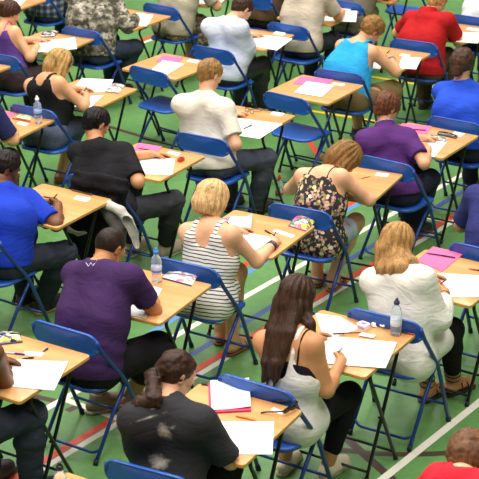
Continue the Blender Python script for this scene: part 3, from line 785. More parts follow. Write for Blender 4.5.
CHAIRS = {'A': (-1.509, 6.722, 0.591),
 'B': (-0.343, 6.165, 0.471),
 'C': (0.182, 6.972, 0.569),
 'D': (0.901, 7.747, 0.547),
 'E': (-0.856, 7.629, 0.572),
 'G': (-0.217, 8.494, 0.536),
 'H': (0.489, 9.385, 0.492),
 'I': (1.162, 10.265, 0.640),
 'J': (-1.569, 9.041, 0.603),
 'K': (-0.899, 9.949, 0.583),
 'L': (-0.167, 10.839, 0.546),
 'M': (0.508, 11.810, 0.681),
 'N': (0.944, 12.489, 0.504),
 'Q': (-1.509, 11.577, 0.557),
 'P': (-2.102, 10.745, 0.540),
 'R': (-0.627, 12.589, 0.717),
 'T': (-0.106, 13.243, 0.618),
 'U': (-1.998, 13.122, 0.539),
 'V': (-1.347, 13.946, 0.560),
 'N1': (1.679, 13.426, 0.506),
 'N2': (2.333, 14.264, 0.590),
 'T1': (0.584, 14.034, 0.600),
 'T2': (1.152, 14.930, 0.590),
 'X': (-0.630, 14.819, 0.660),
 'X1': (0.269, 15.201, 0.590),
 'B0': (-1.057, 5.222, 0.590),
 'D1': (1.596, 8.664, 0.590),
 'I1': (1.756, 11.161, 0.590),
 'J0': (-2.223, 8.175, 0.590),
 'W': (-2.645, 14.680, 0.590),
 'W1': (-1.995, 15.540, 0.590),
 'U0': (-2.681, 12.275, 0.590),
 'K0': (0.783, 5.280, 0.590),
 'S': (1.801, 15.802, 0.600)}
PEOPLE = {'purple_tee': dict(d='E', J=[(0.018,-0.046,0.508),(0.007,0.050,0.763),(-0.042,0.171,1.010),(-0.072,0.335,1.067),(-0.235,0.209,0.907),(0.176,0.183,0.997),(-0.316,0.427,0.720),(0.223,0.331,0.741),(-0.061,0.463,0.765),(0.038,0.516,0.766),(-0.136,0.388,0.535),(0.207,0.376,0.479),(-0.175,0.288,0.094),(-0.017,0.391,0.089)]),
 'chalk_tee': dict(d='B', J=[(0.002,-0.038,0.539),(-0.034,0.096,0.744),(-0.060,0.099,0.975),(-0.079,0.233,1.065),(-0.146,-0.056,0.948),(0.145,0.068,0.944),(-0.198,0.054,0.703),(0.249,0.150,0.715),(-0.132,0.282,0.765),(0.043,0.251,0.758),(-0.110,0.369,0.518),(0.110,0.369,0.518),(-0.110,0.360,0.097),(0.110,0.360,0.097)]),
 'brunette': dict(d='C', J=[(0.060,0.047,0.511),(0.084,0.044,0.749),(0.037,0.109,0.983),(0.006,0.199,1.121),(-0.104,0.042,0.906),(0.199,0.041,0.967),(-0.201,0.264,0.779),(0.267,0.059,0.710),(-0.075,0.468,0.765),(0.224,0.289,0.763),(-0.144,0.429,0.485),(0.194,0.443,0.490),(-0.108,0.278,0.094),(0.122,0.350,0.092)]),
 'cardigan': dict(d='D', J=[(0.028,-0.039,0.483),(-0.000,0.050,0.708),(-0.066,0.106,0.940),(-0.123,0.199,1.063),(-0.219,0.083,0.852),(0.114,0.050,0.949),(-0.260,0.327,0.729),(0.205,0.089,0.701),(-0.068,0.469,0.765),(0.136,0.314,0.765),(-0.048,0.368,0.512),(0.165,0.371,0.510),(0.023,0.380,0.096),(0.121,0.525,0.114)]),
 'stripe': dict(d='G', J=[(0.017,-0.028,0.506),(0.020,0.049,0.725),(-0.003,0.108,0.941),(-0.050,0.199,1.067),(-0.148,0.045,0.887),(0.159,0.059,0.927),(-0.219,0.280,0.773),(0.264,0.183,0.718),(-0.074,0.468,0.765),(0.262,0.412,0.760),(-0.109,0.369,0.511),(0.019,0.363,0.526),(-0.110,0.361,0.098),(0.036,0.258,0.108)]),
 'floral': dict(d='H', J=[(0.026,0.012,0.508),(0.035,0.047,0.737),(0.022,0.182,0.919),(0.103,0.293,1.001),(-0.140,0.129,0.889),(0.160,0.093,0.946),(-0.301,0.266,0.720),(0.316,0.213,0.761),(-0.125,0.420,0.765),(0.093,0.292,0.762),(-0.124,0.405,0.506),(0.132,0.412,0.501),(-0.124,0.346,0.096),(0.009,0.326,0.107)]),
 'polo': dict(d='I', J=[(-0.015,-0.043,0.526),(-0.167,0.097,0.659),(-0.211,0.130,0.890),(-0.250,0.199,1.034),(-0.312,0.007,0.833),(-0.047,0.163,0.853),(-0.228,0.258,0.773),(0.163,0.055,0.729),(-0.088,0.449,0.765),(0.068,0.271,0.766),(-0.110,0.356,0.511),(0.047,0.354,0.498),(-0.110,0.352,0.098),(-0.072,0.394,0.104)]),
 'blue_left': dict(d='J', J=[(0.021,0.009,0.533),(0.017,0.047,0.791),(-0.113,0.190,0.930),(-0.173,0.312,1.027),(-0.270,0.085,0.859),(-0.013,0.336,0.826),(-0.269,0.333,0.720),(0.252,0.302,0.721),(-0.065,0.470,0.765),(0.104,0.496,0.763),(-0.136,0.423,0.528),(0.224,0.408,0.479),(-0.162,0.396,0.096),(0.018,0.392,0.099)]),
 'black_tee': dict(d='K', J=[(0.022,-0.027,0.511),(-0.144,0.048,0.682),(-0.204,0.125,0.910),(-0.272,0.213,1.034),(-0.377,0.114,0.827),(-0.049,0.233,0.853),(-0.184,0.313,0.761),(0.162,0.108,0.707),(-0.019,0.501,0.765),(-0.003,0.290,0.768),(-0.112,0.390,0.528),(0.277,0.370,0.507),(-0.111,0.374,0.095),(0.114,0.474,0.114)]),
 'white_tee': dict(d='L', J=[(-0.028,-0.041,0.546),(-0.140,0.092,0.744),(-0.154,0.106,0.996),(-0.171,0.198,1.146),(-0.298,-0.014,0.948),(0.042,0.066,0.949),(-0.233,0.230,0.814),(0.185,-0.023,0.711),(-0.141,0.458,0.765),(0.003,0.140,0.762),(-0.110,0.378,0.528),(0.246,0.335,0.506),(-0.110,0.366,0.095),(0.124,0.372,0.094)]),
 'turq': dict(d='N', J=[(0.001,-0.039,0.521),(-0.043,0.072,0.738),(-0.007,0.201,0.945),(0.074,0.302,1.047),(-0.174,0.228,0.896),(0.150,0.153,0.898),(-0.300,0.403,0.720),(0.324,0.267,0.713),(-0.068,0.463,0.765),(0.190,0.466,0.766),(-0.089,0.372,0.519),(0.255,0.340,0.515),(-0.060,0.352,0.095),(0.189,0.338,0.095)]),
 'red_shirt': dict(d='N1', J=[(0.017,-0.039,0.502),(-0.029,0.044,0.737),(-0.023,0.150,0.954),(0.017,0.281,1.052),(-0.199,0.231,0.889),(0.176,0.142,0.929),(-0.386,0.328,0.703),(0.238,0.291,0.700),(-0.162,0.425,0.765),(0.120,0.501,0.765),(-0.110,0.378,0.528),(0.101,0.380,0.528),(-0.110,0.366,0.095),(0.105,0.366,0.095)]),
 'blue_right': dict(d='I1', J=[(-0.000,-0.035,0.551),(-0.079,0.048,0.784),(-0.137,0.212,0.946),(-0.154,0.212,1.113),(-0.309,0.194,0.868),(0.020,0.298,0.862),(-0.301,0.436,0.720),(0.278,0.315,0.742),(-0.057,0.463,0.765),(0.117,0.504,0.765),(-0.111,0.384,0.528),(0.111,0.384,0.528),(-0.110,0.369,0.095),(0.110,0.369,0.095)]),
 'navy': dict(d='D1', J=[(-0.000,-0.034,0.551),(-0.020,0.076,0.786),(-0.043,0.151,1.008),(-0.001,0.276,1.112),(-0.237,0.176,0.968),(0.122,0.258,0.976),(-0.361,0.241,0.719),(0.271,0.311,0.739),(-0.166,0.393,0.765),(0.116,0.505,0.765),(-0.111,0.384,0.528),(0.111,0.384,0.528),(-0.110,0.370,0.095),(0.110,0.370,0.095)]),
 'black_tank': dict(d='Q', J=[(-0.015,-0.044,0.528),(-0.032,0.101,0.728),(-0.083,0.109,0.946),(-0.041,0.224,1.048),(-0.226,0.066,0.879),(0.075,0.056,0.945),(-0.243,0.305,0.752),(0.234,0.148,0.748),(-0.072,0.468,0.765),(0.116,0.353,0.763),(-0.110,0.355,0.511),(0.010,0.349,0.493),(-0.110,0.350,0.098),(-0.126,0.268,0.107)]),
 'pale_shirt': dict(d='T', J=[(-0.014,-0.038,0.527),(-0.001,0.119,0.736),(-0.031,0.104,0.973),(0.012,0.240,1.062),(-0.201,0.035,0.916),(0.147,0.020,0.954),(-0.234,0.278,0.769),(0.144,0.144,0.706),(-0.073,0.469,0.765),(-0.060,0.272,0.758),(-0.110,0.382,0.528),(0.144,0.382,0.530),(-0.110,0.368,0.095),(0.028,0.473,0.117)]),
 'beige': dict(d='T1', J=[(0.009,0.020,0.553),(-0.029,0.101,0.807),(-0.020,0.110,1.042),(0.002,0.260,1.115),(-0.198,0.173,1.036),(0.146,0.197,1.016),(-0.247,0.297,0.784),(0.210,0.358,0.787),(-0.069,0.471,0.765),(0.126,0.594,0.769),(-0.116,0.436,0.527),(0.122,0.438,0.531),(-0.113,0.407,0.095),(0.118,0.415,0.097)]),
 'purple_tank': dict(d='U', J=[(-0.004,-0.038,0.531),(-0.120,0.080,0.715),(-0.187,0.107,0.929),(-0.177,0.200,1.059),(-0.312,0.031,0.859),(-0.025,0.071,0.935),(-0.233,0.276,0.772),(0.136,0.065,0.720),(-0.081,0.458,0.765),(0.052,0.283,0.763),(-0.109,0.360,0.511),(0.109,0.360,0.511),(-0.110,0.355,0.098),(0.109,0.354,0.098)]),
 'camo': dict(d='V', J=[(-0.011,-0.037,0.552),(-0.060,0.049,0.807),(-0.099,0.162,1.023),(-0.011,0.282,1.118),(-0.309,0.071,1.046),(-0.017,0.360,0.941),(-0.244,0.270,0.831),(0.196,0.270,0.750),(-0.078,0.462,0.765),(0.114,0.519,0.765),(-0.111,0.404,0.544),(0.180,0.392,0.507),(-0.110,0.372,0.092),(-0.043,0.377,0.109)]),
 'khaki': dict(d='X', J=[(0.011,-0.037,0.528),(0.002,0.069,0.766),(-0.001,0.143,0.990),(0.007,0.268,1.102),(-0.176,0.203,0.945),(0.175,0.202,0.950),(-0.278,0.344,0.720),(0.286,0.328,0.720),(-0.066,0.468,0.765),(0.115,0.505,0.765),(-0.111,0.382,0.528),(0.019,0.371,0.497),(-0.110,0.368,0.095),(0.132,0.298,0.089)]),
 'brown_jacket': dict(d='X1', J=[(-0.009,-0.037,0.556),(0.000,0.078,0.789),(-0.001,0.161,1.009),(0.008,0.287,1.119),(-0.176,0.219,0.963),(0.174,0.218,0.965),(-0.270,0.333,0.720),(0.279,0.321,0.721),(-0.066,0.469,0.765),(0.115,0.505,0.765),(-0.110,0.382,0.528),(0.111,0.381,0.528),(-0.110,0.367,0.095),(0.110,0.366,0.095)]),
 'plaid': dict(d='W1', J=[(0.004,-0.038,0.537),(0.001,0.072,0.773),(-0.001,0.148,0.996),(0.007,0.274,1.107),(-0.176,0.208,0.951),(0.174,0.206,0.955),(-0.276,0.341,0.720),(0.283,0.325,0.720),(-0.066,0.468,0.765),(0.115,0.505,0.765),(-0.110,0.381,0.528),(-0.012,0.364,0.504),(-0.110,0.367,0.095),(0.102,0.335,0.090)]),
 'white_back': dict(d='N2', J=[(0.006,-0.005,0.560),(-0.000,0.082,0.804),(-0.002,0.172,1.021),(0.009,0.299,1.130),(-0.176,0.230,0.972),(0.174,0.227,0.977),(-0.267,0.328,0.720),(0.275,0.317,0.726),(-0.067,0.469,0.765),(0.116,0.505,0.765),(-0.113,0.412,0.528),(0.112,0.412,0.528),(-0.112,0.389,0.095),(0.111,0.390,0.095)]),
 'top_khaki': dict(d='T2', J=[(-0.001,-0.014,0.549),(0.000,0.080,0.792),(-0.001,0.163,1.011),(0.009,0.289,1.122),(-0.176,0.222,0.965),(0.174,0.220,0.968),(-0.271,0.332,0.720),(0.277,0.320,0.722),(-0.067,0.469,0.765),(0.116,0.505,0.765),(-0.112,0.404,0.528),(-0.007,0.397,0.554),(-0.111,0.384,0.095),(0.014,0.392,0.111)]),
 'red_boy': dict(d='K0', J=[(0.000,0.038,0.579),(0.003,0.142,0.824),(-0.011,0.270,1.033),(-0.052,0.427,1.036),(-0.142,0.349,0.929),(0.172,0.250,1.014),(-0.314,0.397,0.719),(0.260,0.309,0.759),(-0.084,0.459,0.765),(0.117,0.505,0.765),(-0.115,0.439,0.517),(0.115,0.439,0.517),(-0.113,0.415,0.097),(0.113,0.415,0.097)]),
 'left_jeans': dict(d='A', J=[(0.003,0.035,0.549),(0.001,0.079,0.804),(-0.002,0.169,1.022),(0.009,0.297,1.130),(-0.174,0.231,0.971),(0.176,0.219,0.980),(-0.268,0.329,0.720),(0.121,0.346,0.731),(-0.067,0.469,0.765),(-0.058,0.518,0.766),(-0.117,0.452,0.527),(0.204,0.444,0.536),(-0.114,0.418,0.095),(0.176,0.426,0.101)]),
 'left_navy': dict(d='P', J=[(0.000,-0.024,0.550),(0.000,0.079,0.789),(-0.001,0.162,1.009),(0.008,0.288,1.120),(-0.176,0.219,0.963),(0.174,0.220,0.965),(-0.271,0.333,0.720),(0.290,0.300,0.718),(-0.067,0.469,0.765),(0.131,0.488,0.765),(-0.111,0.394,0.528),(0.168,0.389,0.527),(-0.111,0.377,0.095),(0.142,0.373,0.095)])}
# ------------------------------------------------------------------ patterned cloth
def pattern_stripes(axis_from, spacing=.021):
    m, nt, b = nodes_of('striped_jersey'); b.inputs['Roughness'].default_value = .85
    v = coords(nt); d = N(nt, 'ShaderNodeVectorMath', operation='DOT_PRODUCT'); nt.links.new(v, d.inputs[0]); d.inputs[1].default_value = axis_from
    a = N(nt, 'ShaderNodeMath', operation='DIVIDE'); a.inputs[1].default_value = spacing; nt.links.new(d.outputs['Value'], a.inputs[0])
    wob = noise(nt, v, 7, 2); w2 = N(nt, 'ShaderNodeMath', operation='MULTIPLY_ADD'); w2.inputs[1].default_value = 1.1; nt.links.new(wob.outputs['Fac'], w2.inputs[0]); nt.links.new(a.outputs[0], w2.inputs[2])
    f = N(nt, 'ShaderNodeMath', operation='FRACT'); nt.links.new(w2.outputs[0], f.inputs[0])
    r = ramp(nt, f.outputs[0], [(0, lin((236, 230, 218))), (.62, lin((34, 32, 42))), (.9, lin((236, 230, 218)))], 'CONSTANT')
    nt.links.new(r.outputs['Color'], b.inputs['Base Color']); folds(nt, b, v); return m
def pattern_floral():
    m, nt, b = nodes_of('floral_print'); b.inputs['Roughness'].default_value = .85
    v = coords(nt); vo = N(nt, 'ShaderNodeTexVoronoi'); vo.inputs['Scale'].default_value = 24; nz = noise(nt, v, 40, 2)
    ds = N(nt, 'ShaderNodeMix', data_type='RGBA'); ds.inputs[0].default_value = .035; nt.links.new(v, ds.inputs[6]); nt.links.new(nz.outputs['Color'], ds.inputs[7])
    nt.links.new(ds.outputs[2], vo.inputs['Vector']); sp = N(nt, 'ShaderNodeSeparateColor'); nt.links.new(vo.outputs['Color'], sp.inputs[0])
    col = ramp(nt, sp.outputs[0], [(0, lin((38, 30, 32))), (.3, lin((214, 150, 140))), (.5, lin((222, 196, 150))), (.68, lin((120, 120, 70))), (.8, lin((190, 110, 110))), (.92, lin((230, 215, 190)))], 'CONSTANT')
    pet = ramp(nt, vo.outputs['Distance'], [(.30, (1, 1, 1, 1)), (.42, (0, 0, 0, 1))])
    v2 = N(nt, 'ShaderNodeTexVoronoi'); v2.inputs['Scale'].default_value = 62; nt.links.new(v, v2.inputs['Vector']); s2 = N(nt, 'ShaderNodeSeparateColor'); nt.links.new(v2.outputs['Color'], s2.inputs[0])
    sm = ramp(nt, s2.outputs[1], [(0, lin((34, 28, 32))), (.6, lin((150, 125, 80))), (.72, lin((40, 34, 36))), (.86, lin((200, 170, 140)))], 'CONSTANT')
    nt.links.new(mix(nt, pet.outputs['Color'], sm.outputs['Color'], col.outputs['Color']), b.inputs['Base Color']); folds(nt, b, v); return m
def pattern_camo(cols, sc=13):
    m, nt, b = nodes_of('camouflage_cotton'); b.inputs['Roughness'].default_value = .9
    v = coords(nt, (1, 1, 1.7)); n = noise(nt, v, sc, 3, .6); n2 = noise(nt, coords(nt, (1.3, 1.1, 1.9)), sc*1.4, 2)
    r = ramp(nt, n.outputs['Fac'], [(0, lin(cols[0])), (.44, lin(cols[1])), (.52, lin(cols[2])), (.60, lin(cols[3]))], 'CONSTANT')
    k = ramp(nt, n2.outputs['Fac'], [(0, (0, 0, 0, 1)), (.58, (1, 1, 1, 1))], 'CONSTANT')
    nt.links.new(mix(nt, k.outputs['Color'], r.outputs['Color'], lin(cols[4])), b.inputs['Base Color']); folds(nt, b, coords(nt)); return m
def pattern_plaid():
    m, nt, b = nodes_of('plaid_cotton'); b.inputs['Roughness'].default_value = .9
    v = coords(nt); sp = N(nt, 'ShaderNodeSeparateXYZ'); nt.links.new(v, sp.inputs[0]); acc = None
    for ax in (0, 2):
        a = N(nt, 'ShaderNodeMath', operation='MULTIPLY'); a.inputs[1].default_value = 15; nt.links.new(sp.outputs[ax], a.inputs[0])
        f = N(nt, 'ShaderNodeMath', operation='FRACT'); nt.links.new(a.outputs[0], f.inputs[0])
        g = N(nt, 'ShaderNodeMath', operation='GREATER_THAN'); g.inputs[1].default_value = .55; nt.links.new(f.outputs[0], g.inputs[0])
        if acc is None: acc = g
        else:
            s = N(nt, 'ShaderNodeMath', operation='ADD'); nt.links.new(acc.outputs[0], s.inputs[0]); nt.links.new(g.outputs[0], s.inputs[1]); acc = s
    h = N(nt, 'ShaderNodeMath', operation='MULTIPLY'); h.inputs[1].default_value = .5; nt.links.new(acc.outputs[0], h.inputs[0])
    r = ramp(nt, h.outputs[0], [(0, lin((30, 34, 52))), (.4, lin((70, 78, 96))), (.8, lin((130, 135, 145)))], 'CONSTANT')
    nt.links.new(r.outputs['Color'], b.inputs['Base Color']); folds(nt, b, v); return m
def pattern_chalk(rgb, marks):
    """black cotton with chalky smudges at fixed spots"""
    m, nt, b = nodes_of('chalk_marked_cotton'); b.inputs['Roughness'].default_value = .9; v = coords(nt); cur = lin(rgb)
    n = noise(nt, v, 75, 5, .75)
    for (c, rad, ln, dirv) in marks:
        s = N(nt, 'ShaderNodeVectorMath', operation='SUBTRACT'); nt.links.new(v, s.inputs[0]); s.inputs[1].default_value = c
        d1 = N(nt, 'ShaderNodeVectorMath', operation='DOT_PRODUCT'); nt.links.new(s.outputs[0], d1.inputs[0]); d1.inputs[1].default_value = dirv
        sc = N(nt, 'ShaderNodeVectorMath', operation='SCALE'); sc.inputs[0].default_value = dirv; mm = N(nt, 'ShaderNodeMath', operation='MULTIPLY'); mm.inputs[1].default_value = 1-min(1, 2.2*rad/max(ln, .01))
        nt.links.new(d1.outputs['Value'], mm.inputs[0]); nt.links.new(mm.outputs[0], sc.inputs['Scale'])
        s2 = N(nt, 'ShaderNodeVectorMath', operation='SUBTRACT'); nt.links.new(s.outputs[0], s2.inputs[0]); nt.links.new(sc.outputs[0], s2.inputs[1])
        L = N(nt, 'ShaderNodeVectorMath', operation='LENGTH'); nt.links.new(s2.outputs[0], L.inputs[0])
        q = N(nt, 'ShaderNodeMath', operation='MULTIPLY_ADD'); q.inputs[1].default_value = rad*1.6; q.inputs[2].default_value = -rad*.8; nt.links.new(n.outputs['Fac'], q.inputs[0])
        a = N(nt, 'ShaderNodeMath', operation='ADD'); nt.links.new(L.outputs['Value'], a.inputs[0]); nt.links.new(q.outputs[0], a.inputs[1])
        k = ramp(nt, a.outputs[0], [(rad*.2, (.75, .75, .75, 1)), (rad*1.1, (0, 0, 0, 1))])
        cur = mix(nt, k.outputs['Color'], cur, lin((190, 180, 165)))
    nt.links.new(cur, b.inputs['Base Color']); folds(nt, b, v); return m
LIGHT = (218, 162, 120); FAIR = (226, 172, 134); TAN = (188, 130, 84); OLIVE = (200, 142, 96); BROWN = (112, 70, 42)
def shoes(up, sole, kind='shoe'): return (kind, plain('shoe_upper', up, .55, 0, .4, .08), plain('shoe_sole', sole, .7))
def leather(c): return plain('sandal_leather', c, .5)
def setp(k, **kw):
    PEOPLE[k].update(kw)
setp('purple_tee', label='person in dark purple T-shirt and black shorts, hunched over desk with clear water bottle', skin=TAN, build=1.06, top=('tee', fabric((64, 40, 82)), .72), bottom=('longshorts', fabric((28, 26, 30))), shoes=shoes((142, 126, 98), (196, 186, 164)), hair=('crop', (44, 32, 26)), head=(8, 28, 4), toe=dict(L=30, R=20), vx=.0068)
setp('chalk_tee', label='person in chalk-smudged black T-shirt with curly dark ponytail, facing pink notebook', skin=FAIR, fem=True, build=1.04, top=('tee', None, .8), bottom=('trousers', fabric((26, 25, 28))), shoes=shoes((30, 30, 32), (60, 60, 60)), hair=('ponytail', (58, 38, 28)), head=(34, 24, 0), hairband='tie', vx=.0064, handR='rest')
setp('brunette', label='person with long straight dark hair, white vest over black top, black leggings', skin=OLIVE, fem=True, top=('tank', fabric((222, 217, 205))), under=True, build=.95, loose=.010, inn=.25, strapw=.012, strapo=.50, conv=.02, scoop=.19, scoop_w=.08, neckdrop=.075, arm_r=.078, arm_d=.13, hem=.17, bottom=('leggings', fabric((24, 23, 26))), legend=1.78, shoes=shoes((222, 212, 180), (190, 180, 150), 'flat'), hair=('long', (62, 42, 31)), head=(6, 24, 0), vx=.0066)
setp('cardigan', label='person with wavy blonde hair in long cream cardigan and strappy sandals', skin=OLIVE, fem=True, build=1.06, top=('cardigan', fabric((226, 221, 208))), loose=.017, hem=.25, bottom=('leggings', fabric((26, 24, 26))), legend=1.80, shoes=('sandal', leather((40, 32, 28)), True), hair=('shoulder', (168, 126, 76)), head=(14, 26, 0), vx=.0068, toe=dict(L=12, R=20))
setp('stripe', label='person with blonde bob in black-and-white striped playsuit, bracelets on writing wrist', skin=FAIR, fem=True, top=('tank', None), loose=.010, strapw=.019, scoop=.09, scoop_w=.07, arm_r=.072, hem=.13, bottom=('shorts', None, .45), shoes=('sandal', leather((122, 84, 48))), hair=('bob', (206, 166, 114)), head=(4, 34, 0), vx=.0068)
setp('floral', label='person in dark floral strappy top and denim shorts slumped low over desk', skin=FAIR, fem=True, top=('cami', pattern_floral()), loose=.013, strapmat=fabric((34, 28, 30)), strapr=.0055, scoop=.0, scoop_w=.07, neckdrop=.03, arm_r=.08, arm_d=.07, hem=.19, bottom=('shorts', denim((176, 192, 208)), .62), shoes=('sandal', leather((140, 92, 50))), hair=('hang', (132, 96, 54)), head=(38, 52, 12), vx=.0072, toe=dict(L=-20, R=-5), handL='rest', handR='rest')
setp('polo', label='person with short auburn hair in purple polo shirt with striped collar and dark jeans', skin=LIGHT, fem=True, top=('polo', fabric((86, 46, 108)), .72), collarstripe=True, bottom=('jeans', denim((38, 38, 58))), shoes=shoes((44, 38, 36), (80, 74, 66)), hair=('thick', (98, 58, 38)), head=(12, 34, 0), vx=.0074)
setp('blue_left', label='person in royal blue T-shirt and dark jeans at left edge, desk bearing several dark pens', skin=BROWN, build=1.06, top=('tee', fabric((30, 58, 172)), .85), bottom=('jeans', denim((46, 50, 60))), shoes=shoes((30, 29, 32), (176, 150, 80)), hair=('short', (30, 24, 22)), head=(30, 26, 0), vx=.0074)
setp('black_tee', label='person with cropped black hair in plain black T-shirt, jacket hung on chair behind', skin=OLIVE, top=('tee', fabric((30, 29, 32)), .86), loose=.013, bottom=('jeans', denim((52, 52, 56))), shoes=shoes((176, 162, 138), (206, 196, 176)), hair=('short', (24, 21, 22)), head=(14, 32, 0), vx=.0076)
setp('white_tee', label='person with light brown hair in off-white T-shirt and grey jeans, back to the camera', skin=FAIR, top=('tee', fabric((218, 210, 194)), .78), loose=.013, bottom=('jeans', denim((72, 76, 88))), shoes=shoes((56, 42, 36), (40, 34, 30)), hair=('short', (140, 104, 58)), head=(16, 26, 0), vx=.0078)
setp('turq', label='person in turquoise vest and khaki shorts leaning right over desk', skin=LIGHT, top=('tank', fabric((46, 156, 210))), loose=.016, strapw=.03, strapo=.55, scoop=-.01, scoop_w=.055, neckdrop=.0, arm_r=.074, hem=.10, bottom=('longshorts', fabric((124, 106, 68))), shoes=shoes((60, 52, 46), (120, 110, 90)), hair=('curly', (134, 96, 50)), head=(34, 42, 8), vx=.008)
setp('red_shirt', label='person in red polo shirt with short sandy hair seated near upper right', skin=LIGHT, build=1.08, top=('polo', fabric((172, 28, 30)), .75), loose=.013, bottom=('trousers', fabric((82, 66, 54))), shoes=shoes((70, 56, 46), (50, 44, 40)), hair=('short', (172, 128, 76)), head=(14, 36, 0), vx=.0085)
setp('blue_right', label='person in bright blue T-shirt with dark brown mop of hair at right edge', skin=LIGHT, top=('tee', fabric((40, 76, 190)), .8), loose=.013, bottom=('jeans', denim((40, 42, 56))), hair=('mop', (72, 50, 36)), head=(0, 26, 0), vx=.0078)
setp('navy', label='person in navy T-shirt cut off by the right edge', skin=OLIVE, top=('tee', fabric((50, 54, 108)), .85), loose=.013, bottom=('jeans', denim((44, 46, 58))), hair=('short', (50, 36, 28)), head=(0, 30, 0), vx=.0078)
setp('black_tank', label='person in black vest and jeans with tied-up blonde hair, sunglasses on head', skin=LIGHT, fem=True, top=('tank', fabric((26, 25, 28))), loose=.010, strapw=.022, strapo=.5, scoop=.03, scoop_w=.06, neckdrop=.02, arm_r=.072, hem=.08, bottom=('cropped', denim((84, 92, 112))), shoes=shoes((150, 96, 60), (90, 66, 44), 'flat'), hair=('hang', (176, 140, 82)), hairband='sunglasses', head=(24, 34, 4), vx=.0082)
setp('pale_shirt', label='person in pale blue shirt and black trousers bent over papers', skin=FAIR, top=('shirt', fabric((204, 211, 224)), .75), loose=.016, bottom=('trousers', plain('shiny_black_cloth', (34, 34, 38), .4, 0, .5, .1)), shoes=shoes((30, 28, 28), (24, 22, 22)), hair=('short', (58, 40, 30)), head=(16, 46, 0), vx=.0088)
setp('beige', label='person in beige top and dark jeans sitting at top centre, head out of frame', skin=LIGHT, top=('tee', fabric((198, 184, 164)), .8), bottom=('jeans', denim((48, 50, 60))), hair=('short', (90, 66, 44)), head=(10, 36, 0), vx=.009)
setp('purple_tank', label='person in purple vest with pink straps at the upper left edge', skin=LIGHT, fem=True, top=('cami', fabric((92, 60, 128))), loose=.011, strapmat=fabric((226, 80, 120)), strapr=.007, scoop=.03, scoop_w=.08, arm_r=.085, bottom=('trousers', fabric((56, 44, 46))), hair=('updo', (66, 42, 30)), head=(26, 28, 0), vx=.0088)
setp('camo', label='person in green-grey camouflage jacket and dark jeans near the upper left', skin=LIGHT, build=1.1, top=('long', pattern_camo(((70, 66, 54), (104, 98, 80), (140, 134, 116), (172, 166, 148), (52, 48, 42)))), loose=.026, bottom=('jeans', denim((52, 58, 74))), hair=('short', (50, 38, 30)), head=(10, 34, 0), vx=.0088)
setp('khaki', label='person in khaki top and patterned camouflage shorts at the top edge', skin=LIGHT, top=('tee', fabric((170, 160, 136)), .8), bottom=('longshorts', pattern_camo(((80, 62, 44), (120, 96, 70), (150, 130, 100), (170, 150, 120), (60, 46, 36)), 18)), hair=('short', (60, 44, 34)), vx=.0095)
setp('brown_jacket', label='person in dark brown jacket seated at the very top, beside beige top', skin=LIGHT, top=('long', fabric((86, 66, 46))), loose=.016, bottom=('trousers', fabric((40, 34, 32))), hair=('short', (50, 38, 30)), vx=.0095)
setp('plaid', label='person in dark plaid shirt at the top left, mostly out of frame', skin=LIGHT, top=('long', pattern_plaid()), loose=.013, bottom=('jeans', denim((40, 44, 60))), hair=('short', (50, 38, 30)), vx=.0095)
setp('white_back', label='person in white T-shirt at the top right corner', skin=FAIR, top=('tee', fabric((230, 228, 226)), .8), bottom=('jeans', denim((46, 48, 60))), hair=('short', (90, 64, 40)), vx=.0095)
setp('top_khaki', label='person in khaki trousers at the top edge, right of beige top', skin=LIGHT, top=('tee', fabric((120, 110, 90)), .8), bottom=('trousers', fabric((172, 158, 130))), hair=('short', (70, 50, 38)), vx=.0095)
setp('red_boy', label='person with tousled brown hair in bright red top, bottom right corner', skin=FAIR, top=('tee', fabric((208, 38, 52)), .85), bottom=('jeans', denim((44, 46, 58))), hair=('mop', (108, 74, 50)), head=(-4, 18, 0), vx=.0068)
setp('left_jeans', label='person in dark jeans at lower left, only arm and knee inside the frame', skin=BROWN, top=('tank', fabric((40, 44, 60))), bottom=('jeans', denim((50, 54, 66))), hair=('short', (26, 22, 20)), vx=.0072)
setp('left_navy', label='person with navy sleeve and brown trousers, forearm showing at the left edge', skin=LIGHT, top=('tee', fabric((40, 44, 84)), .85), bottom=('trousers', fabric((86, 72, 56))), hair=('short', (60, 44, 34)), vx=.008)
_pl = PEOPLE['stripe']; _rg = rig(_pl); _st = pattern_stripes(tuple(_rg.spine), .0225); _pl['top'] = ('tank', _st); _pl['bottom'] = ('shorts', _st, .45)
PEOPLE['chalk_tee']['top'] = ('tee', fabric((31, 30, 33)), .93)
